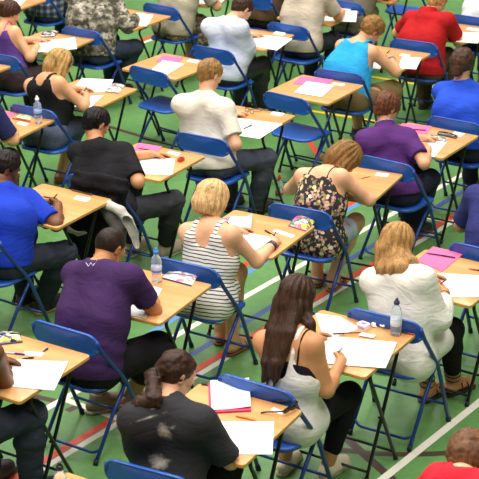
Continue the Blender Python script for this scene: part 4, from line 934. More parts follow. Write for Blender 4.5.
DESK_LABELS = {
'B': 'exam desk with pink notebook, sunglasses and orange pencil', 'A': 'exam desk at lower left with yellow pencil case and large blank sheet', 'C': 'exam desk with tissues, small white box and blue-capped bottle, used by long-haired brunette',
'D': 'exam desk at right edge with pink booklet before the cream cardigan', 'E': 'exam desk in front of dark purple T-shirt, clear bottle and pencil case', 'G': 'exam desk with curled open booklet in front of striped playsuit',
'H': 'exam desk under the slumped arms of the floral top', 'I': 'exam desk with pink sheet and clear pencil case before purple polo', 'J': 'exam desk in front of royal blue T-shirt with small sheet and dark pens',
'K': 'exam desk with pink booklet and red sharpener before black T-shirt', 'L': 'exam desk with brown spectacles and white sheet before off-white T-shirt', 'M': 'unoccupied exam desk in front of empty chair, pink and white papers, right of centre',
'N': 'exam desk under the bare arm of the turquoise vest', 'N1': 'exam desk in front of red polo shirt at upper right', 'P': 'exam desk at left edge with white-capped bottle and red pencil',
'Q': 'exam desk with silver pencil case before the black vest', 'R': 'unoccupied exam desk with pink and white papers behind pale blue shirt', 'T': 'exam desk in front of pale blue shirt', 'T1': 'exam desk in front of beige top, top centre',
'U': 'exam desk with grey pencil case before purple vest', 'V': 'exam desk in front of camouflage jacket', 'W': 'exam desk at the top left corner behind the plaid shirt', 'X': 'exam desk at the top edge before khaki top',
'B0': 'exam desk at the bottom edge, far corner only, behind chalk-smudged T-shirt', 'U0': 'exam desk at left edge behind purple vest, corner only', 'T2': 'exam desk at the top edge in front of khaki trousers', 'J0': 'exam desk corner at the left edge behind royal blue T-shirt'}
CHAIR_LABELS = {
'E': 'blue folding chair under dark purple T-shirt, large and whole at lower left', 'B': 'blue folding chair at bottom edge behind chalk-smudged black T-shirt', 'C': 'blue folding chair of long-haired brunette in white vest', 'D': 'blue folding chair under the cream cardigan',
'G': 'blue folding chair under striped playsuit', 'H': 'blue folding chair under floral top', 'I': 'blue folding chair under purple polo shirt', 'J': 'blue folding chair at left edge under royal blue T-shirt', 'K': 'blue folding chair with black jacket hung over its back',
'L': 'blue folding chair under off-white T-shirt', 'M': 'empty blue folding chair between off-white T-shirt and turquoise vest', 'N': 'blue folding chair under turquoise vest', 'N1': 'blue folding chair under red polo shirt', 'N2': 'blue folding chair of white T-shirt at the top right corner',
'Q': 'blue folding chair under black vest', 'R': 'empty blue folding chair right of black vest, left of the pale blue shirt', 'T': 'blue folding chair under pale blue shirt', 'T1': 'blue folding chair under beige top', 'T2': 'blue folding chair at top edge under khaki trousers',
'U': 'blue folding chair under purple vest', 'V': 'blue folding chair under camouflage jacket', 'W1': 'blue folding chair under the plaid shirt', 'X': 'blue folding chair under khaki top', 'X1': 'blue folding chair under dark brown jacket',
'I1': 'blue folding chair at right edge under bright blue T-shirt', 'D1': 'blue folding chair at right edge under navy T-shirt', 'A': 'blue folding chair at lower left edge, seat corner only', 'P': 'blue folding chair at left edge under brown trousers', 'K0': 'blue folding chair under bright red top, bottom right', 'S': 'empty blue folding chair at the top edge above red polo shirt'}
def exec_items():
    WP, PK, CD = 'exam papers', 'pink exam booklets', 'candidate cards on the desks'
    def paper(q, l, **k): sheet('exam_paper', q, M_paper, l, 'paper', WP, **k)
    def pink(q, l, **k): sheet('pink_booklet', q, M_pink, l, 'booklet', PK, t=.003, **k)
    def card(q, l, **k): sheet('candidate_card', q, M_paper, l, 'card', CD, t=.0015, seg=2, **k)
    # lower left desk
    paper([(7.5, 360), (68.4, 362.5), (54.3, 391.5), (3, 386)], 'large blank sheet on lower left desk', t=.003, curl=.004)
    card([(24, 352), (28, 351.5), (44, 353.2), (41, 356.4)], 'white card beside blue pen lid, lower left desk') if 0 else card([(25, 351.5), (44.5, 353), (41, 356.8), (22.5, 355)], 'white card beside blue pen lid, lower left desk')
    pen((0, 353), (25, 355.2), (200, 205, 220), 'clear pen with blue cap on lower left desk', cap=(60, 60, 170)); pen((22, 359.5), (34, 358.3), (36, 34, 34), 'short black pencil above the blank sheet, lower left desk', name='pencil', cat='pencil')
    pen((43, 352.5), (47.5, 349.5), (34, 38, 110), 'navy pen lid on end of white card, lower left desk', L=.04, name='pen')
    soft_case([(-8, 337), (20, 334), (23, 342.5), (-8, 346)], [(232, 214, 80), (240, 240, 235), (50, 90, 170), (60, 66, 70), (230, 225, 120)], 'yellow, white and blue pencil case on lower left desk', .04, rim=(44, 62, 140))
    # pink notebook desk
    sheet('notebook', [(208.6, 384), (248.5, 383.4), (251.2, 411.8), (209, 414)], M_cover, 'thick pink-edged notebook under white open page', 'notebook', None, t=.009)
    paper([(210.5, 383), (248.8, 381.5), (250.8, 409.5), (211.5, 412.3)], 'white open page on top of pink notebook', lift=.0105, curl=.010)
    paper([(213, 422), (274, 422), (272.3, 454.6), (222.7, 454.6)], 'white sheet below pink notebook, beside sunglasses', t=.0025)
    pen((257, 421.3), (236, 416.6), (236, 140, 40), 'orange pencil lying between notebook and white sheet', name='pencil', cat='pencil')
    pen((210, 386.5), (201.5, 384.5), (30, 30, 44), 'dark pen lid at top left of notebook', L=.06)
    card([(274, 407.6), (285, 412.6), (281, 415), (270.5, 410)], 'white card under the sunglasses')
    sunglasses([(261, 413.6), (284, 415.6), (296, 410), (297.5, 405.5), (272, 402.5)])
    # brunette's desk
    paper([(315.5, 313.5), (340, 317), (360, 328), (331, 343), (312, 338)][:2]+[(359.5, 328.5), (325, 341)], 'upper white sheet on the brunette\'s desk')
    paper([(324, 337), (397, 343.5), (385.5, 369.5), (322, 364)], 'large lower white sheet under the brunette\'s hand', lift=.003, curl=.003)
    pen((361.7, 334.3), (332.5, 335.6), (112, 40, 36), 'dark red pencil across the brunette\'s sheets', name='pencil', cat='pencil', lift=.006)
    card([(362, 333.7), (376, 336.5), (373, 339.2), (358.5, 336.5)], 'white card right of dark red pencil', lift=.006)
    small_box((363.5, 329), 'small white and purple box on the brunette\'s desk')
    for i, (x, y, s) in enumerate(((374.5, 326.5, .016), (382.5, 328, .015), (387, 326, .012))): tissue((x, y), s, ('crumpled white tissue next to small white box', 'crumpled white tissue, middle of three', 'crumpled white tissue nearest the bottle')[i], i)
    bottle((395.7, 334.5), DESK_H, 'clear water bottle with dark blue cap behind the cream cardigan', cap=(34, 38, 84), lab=(206, 214, 224), mark=(206, 214, 224))
    pen((398, 332), (414, 335.5), (40, 36, 40), 'dark pen at right end of the brunette\'s desk', cap=(190, 50, 40))
    # cream cardigan's desk
    pink([(433, 247), (463.5, 254), (442, 272), (416.5, 261)], 'pink booklet on desk of cream cardigan')
    pen((424, 254), (456.8, 259.2), (52, 34, 84), 'dark pencil lying across the pink booklet near cream cardigan', name='pencil', cat='pencil', lift=.004)
    paper([(436, 273.8), (490, 276.5), (484, 298), (448.5, 297)], 'white sheet under the hand of cream cardigan', curl=.003)
    pen((468, 269.3), (484, 272), (196, 40, 36), 'red pen on right edge desk above white sheet', cap=(50, 40, 50))
    # dark purple T-shirt's desk
    paper([(137, 282.5), (162, 289), (146, 318), (119, 315)], 'white sheet under arm of dark purple T-shirt')
    bottle((157, 282), DESK_H, 'clear water bottle with light blue cap on desk of dark purple T-shirt', cap=(60, 130, 200), lab=(196, 204, 230), mark=(110, 110, 180))
    soft_case([(168, 272.5), (199, 274), (192, 286.5), (162, 278.5)], [(216, 214, 206), (190, 120, 130), (220, 220, 200), (150, 160, 150), (232, 228, 220)], 'flat clear pencil case with blue zip behind striped playsuit', .022, rim=(44, 64, 140))
    # striped playsuit's desk
    sheet('answer_booklet', [(231, 217), (252, 218.5), (251, 231), (226, 227.5)], M_paper, 'curled open white booklet left of blonde bob', 'booklet', None, t=.004, curl=.028)
    pink([(221, 219.5), (233, 217), (230, 226), (219, 226)], 'pink booklet edge beside curled booklet')
    paper([(238, 231.5), (274, 238), (257, 250), (229, 246)], 'white sheet under the hand of striped playsuit')
    pen((276.3, 237.6), (265, 230.8), (44, 40, 48), 'dark pen lying left of small card, desk with curled booklet')
    card([(276, 229.5), (295, 235.5), (292, 238), (272.5, 231.5)], 'white card between dark pen and bright pencil case')
    soft_case([(297, 217.5), (315.5, 222), (306, 231.5), (288, 226)], [(150, 156, 160), (232, 200, 60), (214, 90, 150), (96, 104, 110), (210, 214, 216), (80, 140, 90)], 'puffy grey, yellow and pink pencil case on desk corner', .045, rim=(212, 80, 140))
    # floral top's desk
    card([(377, 172.8), (389.5, 174.2), (387, 177), (374.5, 175.8)], 'white card on desk of the slumped floral top'); paper([(338, 183), (353, 186), (350, 193), (335, 190)], 'white sheet under the arms of floral top')
    pen((360, 179), (370, 176.6), (206, 176, 120), 'pale wooden pencil on desk of the slumped floral top', name='pencil', cat='pencil')
    # purple polo's desk
    pink([(402, 123.8), (431.5, 126.5), (424, 139.2), (396, 133)], 'pink booklet on desk of purple polo'); pen((402, 130), (426, 131.2), (120, 40, 84), 'thin dark pencil across pink booklet of purple polo', name='pencil', cat='pencil', lift=.004)
    paper([(411, 137.5), (447, 142), (434, 157.5), (412, 152)], 'white sheet under hand of purple polo')
    soft_case([(431, 135), (448, 138.8), (446, 142.3), (428, 138.3)], [(196, 196, 186), (120, 118, 108), (220, 218, 208)], 'flat clear pencil case on desk of purple polo', .018, rim=(90, 90, 86))
    soft_case([(438.5, 132), (458, 136), (456.5, 139), (437, 134.6)], [(44, 40, 38), (70, 60, 50), (130, 110, 40)], 'narrow black pencil case above the clear one', .02, rim=(30, 28, 28))
    card([(455, 131.8), (465, 134), (460.5, 137), (451.5, 134)], 'white card right of narrow black pencil case')
    # royal blue T-shirt's desk
    paper([(43, 201.5), (54, 203.5), (56, 213), (46, 211)], 'small white sheet under hand of royal blue T-shirt'); card([(77, 196), (91, 198.2), (86.5, 202), (73.5, 199.3)], 'white card near right corner of desk with dark pens')
    pen((42.5, 197.2), (57, 199.5), (36, 28, 26), 'dark pen above hand of royal blue T-shirt'); pen((67, 189.5), (96, 196.5), (70, 48, 38), 'dark brown pencil along far side of desk before royal blue T-shirt', name='pencil', cat='pencil')
    # black T-shirt's desk
    pink([(138.5, 143.2), (162, 147), (153, 158.2), (131, 154)], 'pink booklet in front of black T-shirt'); pen((138, 149.2), (152, 151.5), (110, 40, 80), 'thin dark pencil on pink booklet before black T-shirt', name='pencil', cat='pencil', lift=.004)
    paper([(139, 158), (175, 159), (172, 175), (135, 174)], 'white sheet in front of black T-shirt'); card([(170, 151), (181, 153.5), (177.5, 156), (167, 153)], 'white card above red sharpener')
    sharpener((181, 161), 'red and black sharpener on desk before black T-shirt')
    # off-white T-shirt's desk
    paper([(234, 117.8), (282.5, 124.3), (259.5, 139), (233, 135)], 'white sheet with dark pen on it before off-white T-shirt'); pen((243, 130), (252.5, 125.6), (34, 32, 36), 'dark pen lying on white sheet before off-white T-shirt', lift=.003)
    spectacles((249.5, 113), 'brown spectacles folded on desk of off-white T-shirt'); card([(273, 111.8), (285, 113.6), (281, 116.3), (270, 114.6)], 'white card right of brown spectacles')
    pen((257, 109), (268, 111), (120, 110, 96), 'grey pencil on far side of desk with brown spectacles', name='pencil', cat='pencil')
    # empty desk in the middle
    pink([(301, 76.5), (333, 80), (327, 87), (293, 84)], 'pink booklet on unoccupied desk right of centre'); paper([(307, 82), (334.5, 86), (322, 97.5), (294, 93)], 'white sheet over pink booklet, unoccupied desk right of centre', lift=.0035); card([(334, 82.7), (345, 84), (343.5, 86), (332, 84.6)], 'white card on unoccupied desk right of centre')
    # turquoise
    paper([(370, 59), (384, 61), (380, 69.5), (366, 68)], 'white sheet left of arm, desk of turquoise vest'); paper([(402.5, 57), (421.5, 58), (416, 69.5), (398, 68)], 'white sheet right of arm, desk of turquoise vest'); card([(401, 53.8), (410.5, 55), (409, 57), (399, 55.6)], 'white card on desk of turquoise vest')
    # red polo
    paper([(454, 32.4), (482, 33), (478, 43.5), (456, 42)], 'white sheet in front of red polo shirt'); card([(468, 27.5), (482, 29.5), (479, 31.6), (466, 29.6)], 'white card on desk of red polo shirt')
    # left edge desk
    pink([(-8, 109), (16, 114), (4, 123), (-12, 119)], 'pink booklet at left edge beside red pencil'); pen((32, 122.7), (12, 118.8), (200, 56, 40), 'red pencil before the white-capped bottle', name='pencil', cat='pencil'); card([(20, 121.6), (29, 123.8), (25.5, 126.2), (16.5, 123.7)], 'white card next to red pencil')
    soft_case([(19, 114), (33, 117), (30, 121), (15.5, 118)], [(196, 196, 110), (220, 220, 190), (150, 150, 90)], 'flat pale yellow case behind the white-capped bottle', .012, rim=(180, 180, 120))
    bottle((38.5, 123), DESK_H, 'clear water bottle with white cap on left edge desk', cap=(236, 238, 240), lab=(150, 170, 215), mark=(50, 70, 150)); paper([(-6, 124), (7, 123), (4, 130), (-8, 129)], 'white sheet corner under forearm at left edge')
    # black vest
    paper([(82, 78.5), (113.5, 80), (107, 92), (70, 92)], 'upper white sheet on desk of black vest'); paper([(66, 97), (103.5, 96), (90.5, 108), (60, 107)], 'lower white sheet on desk of black vest', lift=.003)
    soft_case([(112, 84), (125.5, 85.5), (119, 93.5), (104.5, 92)], [(206, 204, 200), (160, 156, 152), (226, 222, 216), (120, 112, 110)], 'silver pencil case at corner of desk before black vest', .025, rim=(150, 140, 130))
    # empty desk behind the pale blue shirt
    pink([(163, 55.5), (183.5, 58), (177, 64.5), (156, 62)], 'pink booklet on unoccupied desk behind pale blue shirt'); paper([(163, 61), (184.5, 64.5), (167.5, 75), (152, 70)], 'white sheet over pink booklet on unoccupied desk behind pale blue shirt', lift=.0035); card([(189.5, 59.2), (199.5, 61), (196.5, 63.3), (186.5, 61.2)], 'white card on unoccupied desk behind pale blue shirt')
    # pale blue shirt
    paper([(253, 34), (292.5, 38.8), (277, 50.5), (250, 46)], 'white sheet in front of pale blue shirt'); pen((258, 29.5), (272, 32), (60, 54, 50), 'dark pencil on far side of desk before pale blue shirt', name='pencil', cat='pencil'); card([(276, 31.5), (286, 33.2), (283, 35.8), (273, 34)], 'white card on desk of pale blue shirt')
    paper([(315, 12.5), (357, 11), (356, 22), (318, 21)], 'white sheet in front of beige top'); card([(344, 7.5), (352, 8.5), (350, 10.5), (342, 9.5)], 'white card on desk of beige top')
    pink([(28, 38.5), (50, 39.8), (46, 43.5), (24, 44)], 'pink booklet edge before purple vest'); paper([(38, 41.5), (75, 39), (77, 50), (34, 53)], 'white sheet on desk of purple vest', curl=.01, lift=.0035); soft_case([(44, 31.5), (59.5, 31.5), (54.5, 37), (39, 37.5)], [(200, 190, 180), (90, 70, 80), (226, 220, 214), (60, 56, 60)], 'grey pencil case on desk of purple vest', .025)
    paper([(131, 15), (153.5, 15), (146.5, 26.5), (128, 25)], 'white sheet in front of camouflage jacket'); card([(137, 13), (146, 13.5), (144, 15), (134, 14.6)], 'white card on desk before camouflage jacket')
    paper([(3, -2), (28, -2), (18, 8), (2, 6)], 'white sheet on the top left corner desk'); paper([(193, -4), (229, -4), (220, 4), (190, 4)], 'white sheet on the top edge desk before khaki top')
    # bottles elsewhere
    bottle((279.5, 203), 0, 'water bottle with red cap standing on the green floor', cap=(216, 60, 40), lab=(204, 160, 140), mark=(170, 80, 70), H=.225, r=.034)
    bottle((62, 505), DESK_H, 'bottle with black cap at the bottom edge desk', cap=(26, 26, 30))
    # pens in hands and wrist things
    held_pen('purple_tee', 'R', (206, 206, 214), 'red-ended pen held by dark purple T-shirt', cap=(200, 40, 40)); held_pen('brunette', 'R', (50, 160, 210), 'light blue pen held by long-haired brunette'); held_pen('cardigan', 'R', (70, 66, 66), 'dark pen held by cream cardigan')
    held_pen('stripe', 'R', (40, 50, 130), 'dark blue pen held by striped playsuit'); held_pen('black_tank', 'R', (50, 60, 90), 'dark pen held by black vest'); held_pen('blue_left', 'R', (40, 34, 32), 'dark pen held by royal blue T-shirt'); held_pen('polo', 'R', (180, 180, 186), 'pale pen held by purple polo'); held_pen('turq', 'R', (60, 60, 60), 'dark pen held by turquoise vest'); held_pen('left_jeans', 'R', (60, 50, 150), 'violet pen held by hand at lower left edge')
    bracelets('stripe', 'R'); bracelets('cardigan', 'R', 1); bracelets('turq', 'R', 2)
    draped_jacket(); nape_mark(); chalk_marks()
def sunglasses(px):
    P = [at(x, y, DESK_H) for x, y in px]; m = plain('black_plastic', (18, 17, 18), .25); q = sum(P)/5; root = empty('sunglasses', (q[0], q[1], DESK_H+.0006), 0, 'black sunglasses lying open on desk beside pink notebook', 'sunglasses')
    f = lambda p, z: Vector((p[0]-q[0], p[1]-q[1], z)); a, b, c, d, e = P
    bm = bmesh.new(); tube(bm, [f(lerp(b, c, t), .018+.012*math.sin(t*PI)) for t in np.linspace(0, 1, 6)]+[f(d, .02)], .0042, 8); link('frame', mesh_bm(bm, 'frame'), m, root)
    for A, Bq, nm in ((a, b, 'temple'), (e, d, 'temple')):
        bm = bmesh.new(); tube(bm, [f(A, .004), f(lerp(A, Bq, .25), .012), f(Bq, .022)], .0042, 8); link(nm, mesh_bm(bm, nm), m, root)
    ax = unit((c-b)*[1, 1, 0]); g = plain('dark_lens', (14, 14, 16), .08)
    for t in (.24, .78):
        cc = lerp(b, c, t); bm = bmesh.new(); F0 = f(cc, .024); n = Vector((-ax[1], ax[0], .25)).normalized(); u = Vector(ax); w = n.cross(u)
        ring = [[bm.verts.new(F0+(u*math.cos(s)*.028+w*math.sin(s)*.020)*k+n*o) for s in np.linspace(0, 2*PI, 18, endpoint=False)] for k, o in ((.1, .004), (.7, .003), (1, 0), (1, -.003), (.1, -.001))]
        for A, Bq in zip(ring, ring[1:]):
            for i in range(18): bm.faces.new((A[i], A[(i+1) % 18], Bq[(i+1) % 18], Bq[i]))
        bm.faces.new(ring[0][::-1]); bm.faces.new(ring[-1]); link('lens', mesh_bm(bm, 'lens'), g, root)
def spectacles(px, label):
    q = at(*px, DESK_H); m = plain('tortoiseshell', (92, 58, 36), .3); root = empty('spectacles', (q[0], q[1], DESK_H+.0006), -.9, label, 'spectacles')
    for sx in (-1, 1):
        bm = bmesh.new(); tube(bm, [(sx*.032+.024*math.cos(t), .002*math.sin(t), .019+.017*math.sin(t)) for t in np.linspace(0, 2*PI, 20)], .0026, 6); link('rim', mesh_bm(bm, 'rim'), m, root)
        bm = bmesh.new(); tube(bm, [(sx*.058, 0, .024), (sx*.045, .05, .012), (sx*.02, .11, .004)], .0022, 6); link('temple', mesh_bm(bm, 'temple'), m, root)
    bm = bmesh.new(); tube(bm, [(-.009, 0, .022), (0, 0, .027), (.009, 0, .022)], .0024, 6); link('bridge', mesh_bm(bm, 'bridge'), m, root)
def small_box(px, label):
    q = at(*px, DESK_H); root = empty('packet', (q[0], q[1], DESK_H+.0006), -.75, label, 'box')
    bm = bmesh.new(); slab(bm, rrect(.062, .05, .008), 0, .034, .004); link('carton', mesh_bm(bm, 'carton'), plain('white_card', (240, 236, 238), .5), root, smooth=False)
    bm = bmesh.new(); slab(bm, rrect(.036, .024, .008), .034, .0348); o = link('printed_panel', mesh_bm(bm, 'printed_panel'), plain('purple_print', (150, 96, 150), .5), root, smooth=False)
    bm = bmesh.new(); slab(bm, rrect(.05, .0006, .0002, 1, 0, -.0253), .008, .024); link('printed_panel', mesh_bm(bm, 'printed_panel'), plain('purple_print', (190, 160, 200), .5), root, smooth=False)
def tissue(px, s, label, k):
    q = at(*px, DESK_H); F = Field((-s*1.6,)*2+(0,), (s*1.6, s*1.6, s*2), .0022); rr = random.Random(k+5)
    for _ in range(9):
        a = np.array([rr.uniform(-s, s)*.8, rr.uniform(-s, s)*.8, rr.uniform(.3, 1.1)*s]); F.cone(a, a+np.array([rr.uniform(-s, s)*.5, rr.uniform(-s, s)*.5, rr.uniform(-.3, .4)*s]), s*.42, s*.25, .004)
    F.ripple(lambda P: .0018*fbm(P, 500, k)); F.plane((0, 0, .0004), (0, 0, -1))
    tag(link('tissue', F.mesh('tissue'), M_paper, None, (q[0], q[1], DESK_H+.0004)), label, 'tissue', 'crumpled tissues')
def sharpener(px, label):
    q = at(*px, DESK_H); root = empty('sharpener', (q[0], q[1], DESK_H+.0006), -.5, label, 'sharpener')
    bm = bmesh.new(); slab(bm, rrect(.034, .055, .006), 0, .024, .004); link('body', mesh_bm(bm, 'body'), plain('red_plastic', (196, 44, 36), .35), root, smooth=False)
    bm = bmesh.new(); slab(bm, rrect(.022, .024, .003), .0242, .0262, .0006); link('blade', mesh_bm(bm, 'blade'), plain('dark_metal', (50, 46, 46), .3, .7), root, smooth=False)
def bracelets(pid, s, n=3):
    p = PEOPLE[pid]; r = p['_rig']; E, W = r.j[s+'E'], r.j[s+'W']; d = unit(W-E); u = unit(np.cross(d, UP)); w = np.cross(u, d); o0 = r.base
    cols = ((40, 34, 44), (70, 60, 110), (30, 28, 30))
    for i in range(n):
        c = W-d*(.025+.012*i); rr = r.ar[2]+.0035+.0012*i; bm = bmesh.new(); tube(bm, [c+(u*math.cos(t)+w*math.sin(t))*rr-o0 for t in np.linspace(0, 2*PI, 22)], .0042, 8)
        link('bracelet', mesh_bm(bm, 'bracelet'), plain('bracelet_cord', cols[i], .4), p['_root'])
def draped_jacket():
    """a black jacket with grey lining, hung over the chair back behind the black T-shirt"""
    x, y, yaw = CHAIRS['K']; Fv = np.array([math.sin(yaw), math.cos(yaw), 0]); Sv = np.array([Fv[1], -Fv[0], 0]); b = np.array([x, y, 0.])
    L = lambda s, f, z: Sv*s+Fv*f+UP*z
    F = Field((-.48, -.48, .1), (.48, .48, 1.0), .008)
    for s in np.linspace(-.12, .27, 9):
        f0 = -.222+.03*(s/.24)**2
        F.chain([L(s*.96, f0-.012, .55), L(s, f0-.012, .77), L(s, f0+.012, .822), L(s*.96, f0+.04, .79), L(s*.9, f0+.04, .70)], (.02, .022, .02, .018, .012), .03)
    for s in np.linspace(-.15, .20, 7): F.chain([L(s, -.243, .66), L(s*1.02+.012, -.258, .45), L(s*.95+.02, -.25, .26+.05*math.sin(s*19))], (.036, .036, .022), .03)
    F.chain([L(-.12, -.225, .74), L(-.16, -.25, .62), L(-.16, -.27, .42), L(-.13, -.27, .30)], (.025, .038, .04, .03), .03)
    F.ripple(lambda P: .010*fbm(P, 26, 3)+.005*fbm(P, 60, 9))
    F.plane((0, 0, .2), (0, 0, -1))
    root = tag(link('jacket', F.mesh('jacket'), fabric((24, 23, 26)), None, tuple(b)), 'black jacket with grey lining draped over chair behind black T-shirt', 'jacket')
    G = Field((-.5, -.5, .05), (.5, .5, 1.0), .007)
    def back(px, py, f):      # where the photograph's pixel meets the vertical plane behind the chair back
        o = np.array([0, 0, CAM_H]); d = at(px, py, 0)-o; t = ((b+Fv*f-o)@Fv)/(d@Fv); return o+d*t-b
    G.chain([back(96, 203, -.31), back(109, 205, -.335), back(120, 211, -.34), back(128, 221, -.335), back(134, 233, -.325), back(137, 246, -.31)], (.022, .03, .034, .034, .03, .022), .02)
    G.chain([back(65, 222, -.33), back(70, 230, -.34), back(78, 234, -.34), back(86, 233, -.33)], (.012, .016, .016, .012), .01)
    G.ripple(lambda P: .004*fbm(P, 50, 5)); o = link('lining', G.mesh('lining'), fabric((186, 182, 170)), root); o['label'] = 'pale grey lining of the black jacket'
    K = Field((-.5, -.5, .05), (.5, .5, 1.0), .007)
    K.chain([back(103, 208, -.31), back(112, 216, -.32), back(119, 228, -.32), back(122, 246, -.31)], (.03, .045, .05, .03), .03)
    K.ripple(lambda P: .006*fbm(P, 40, 5)); o = link('inner_pocket', K.mesh('inner_pocket'), fabric((92, 88, 84)), root); o['label'] = 'darker grey inside of the jacket'
def chalk_marks():
    p = PEOPLE['chalk_tee']; root = p['_root']; top = next(o for o in bpy.data.objects if o.parent == root and o.name.startswith('tshirt'))
    def hit(px, py):
        o = Vector((0, 0, CAM_H)); d = (Vector(at(px, py, 0))-o).normalized(); ok, h, n, _ = top.ray_cast(o-root.location, d); return h
    marks = []
    for (x0, y0), (x1, y1), rad in (((158, 424), (171, 440), .030), ((148, 456), (168, 468), .036), ((150, 468), (172, 459), .018), ((130, 424), (160, 404), .006), ((138, 421), (166, 412), .005), ((160, 432), (176, 426), .010)):
        A_, B_ = hit(x0, y0), hit(x1, y1)
        if A_ is None or B_ is None: continue
        marks.append((tuple((A_+B_)/2), rad, (A_-B_).length, tuple((B_-A_).normalized())))
    top.data.materials[0] = pattern_chalk((31, 30, 33), marks)
def nape_mark():
    """the small white tick-like logo printed on the back of the purple T-shirt"""
    p = PEOPLE['purple_tee']; r = p['_rig']; j = r.j; root = p['_root']; top = next(o for o in bpy.data.objects if o.parent == root and o.name.startswith('tshirt')) 
    bm = bmesh.new(); loc = []; o = Vector((0, 0, CAM_H))
    for px in ((86, 262.5), (88.5, 266.5), (91, 263), (93, 266), (97, 260.5)):
        d = (Vector(at(*px, 0))-o).normalized(); ok, h, n, _ = top.ray_cast(o-root.location, d)
        if ok: loc.append(h+n*.0016)
    tube(bm, loc, .0035, 6, [.001]+[.0026]*(len(loc)-2)+[.001]); o = link('logo', mesh_bm(bm, 'logo'), plain('white_print', (225, 222, 230), .6), root); o['label'] = 'small white zigzag logo at the nape'
LAMP, WORLD, EXPO, FSTOP = 276, .19, 0.0, 7.0
for _k, _p in PEOPLE.items(): make_person(_k, _p)
# ------------------------------------------------------------------ setting: sports hall floor with painted court lines
def floor_material():
    m, nt, b = nodes_of('green_sports_floor')
    v = coords(nt, (1, 1, 1)); n = noise(nt, v, .9, 5, .6); n2 = noise(nt, v, 14, 4, .65); n3 = noise(nt, coords(nt, (60, 14, 1)), 1, 3)
    a = N(nt, 'ShaderNodeMath', operation='MULTIPLY_ADD'); a.inputs[1].default_value = .45; nt.links.new(n2.outputs['Fac'], a.inputs[0]); nt.links.new(n.outputs['Fac'], a.inputs[2])
    r = ramp(nt, a.outputs[0], [(.45, lin((78, 120, 64))), (.72, lin((93, 139, 77))), (.95, lin((112, 157, 92)))])
    nt.links.new(r.outputs['Color'], b.inputs['Base Color'])
    rr = ramp(nt, n3.outputs['Fac'], [(.3, (.30,)*3+(1,)), (.7, (.44,)*3+(1,))]); nt.links.new(rr.outputs['Color'], b.inputs['Roughness'])
    b.inputs['Specular IOR Level'].default_value = .4
    return m
bm = bmesh.new()
vs = [bm.verts.new(p) for p in ((-9, 1, 0), (9, 1, 0), (9, 30, 0), (-9, 30, 0))]; bm.faces.new(vs)
tag(link('floor', mesh_bm(bm, 'floor'), floor_material(), smooth=False), kind='structure')
PAINT = {'red': plain('red_court_paint', (222, 74, 44), .4, 0, .4, .08, 8), 'white': plain('white_court_paint', (226, 222, 204), .4, 0, .4, .06, 8), 'blue': plain('blue_court_paint', (64, 84, 138), .4, 0, .4, .08, 8),
         'pale_blue': plain('pale_blue_court_paint', (92, 142, 196), .4, 0, .4, .08, 8), 'brown': plain('brown_court_paint', (72, 54, 44), .4, 0, .4, .1, 8), 'yellow': plain('yellow_court_paint', (232, 196, 40), .4, 0, .4, .08, 8)}
nline = 0
def court_line(col, pts, w, z):
    """a painted stripe on the floor, through points read off the photograph's floor"""
    global nline; nline += 1
    P = [Vector(at(x, y, 0)[:2]) for x, y in pts]; bm = bmesh.new(); L = []
    for i, p in enumerate(P):
        d = (P[min(i+1, len(P)-1)]-P[max(i-1, 0)]).normalized(); n = Vector((-d.y, d.x))*w/2
        L.append((bm.verts.new((*(p+n), z)), bm.verts.new((*(p-n), z))))
    for a, b in zip(L, L[1:]): bm.faces.new((a[0], a[1], b[1], b[0]))
    tag(link('trim_%d' % nline, mesh_bm(bm, 'court_line'), PAINT[col], smooth=False), kind='structure')
def ext(a, b, t0, t1): return [(a[0]+(b[0]-a[0])*t, a[1]+(b[1]-a[1])*t) for t in (t0, t1)]
court_line('red', ext((24, 472.5), (440, 224), -.4, 1.3), .05, .0012)
court_line('white', ext((24, 480), (440, 229.5), -.4, 1.3), .045, .0014)
court_line('blue', ext((187, 357.5), (377, 243), -.5, 1.6), .05, .0010)
court_line('white', ext((164, 342.5), (474, 168), -.8, 1.5), .05, .0016)
court_line('red', ext((240, 267.5), (253, 260), -2, 14), .05, .0012)
court_line('pale_blue', ext((240, 277.5), (424, 162.5), -.6, 1.5), .05, .0010)
court_line('white', ext((381.6, 480), (479, 402.5), -.4, 1.5), .05, .0016)
court_line('white', ext((63, 399), (124, 421), 0, 1), .05, .0018)
court_line('brown', ext((35, 396.5), (100, 411), -.3, .4), .05, .0008)
court_line('brown', ext((67, 411), (82, 404), 0, 1), .05, .0008)
court_line('white', ext((418, 216.5), (452, 222), -.4, 1.1), .05, .0018)
court_line('brown', [(318, 445), (345, 450.5), (372, 453.5), (400, 454.5), (430, 454), (460, 452.5), (490, 449.5)], .05, .0010)
court_line('brown', ext((345, 437.5), (393, 480), -.5, 1.3), .055, .0008)
court_line('brown', ext((110, 127), (160, 142), -.3, 1.1), .05, .0010)
court_line('yellow', ext((312, 111), (402, 125.5), -.1, 1.3), .05, .0012)
court_line('yellow', ext((368, 76), (435, 87.5), -.1, 1.2), .05, .0012)
court_line('red', ext((307, 138), (318, 155), -.6, 1.2), .05, .0008)
court_line('red', ext((141, 40), (158, 34), -.5, 1.5), .06, .0012)
court_line('white', ext((141, 43.5), (158, 37.5), -.5, 1.5), .05, .0014)
court_line('white', ext((14, 141), (26, 145), -.3, 1.2), .05, .0014)
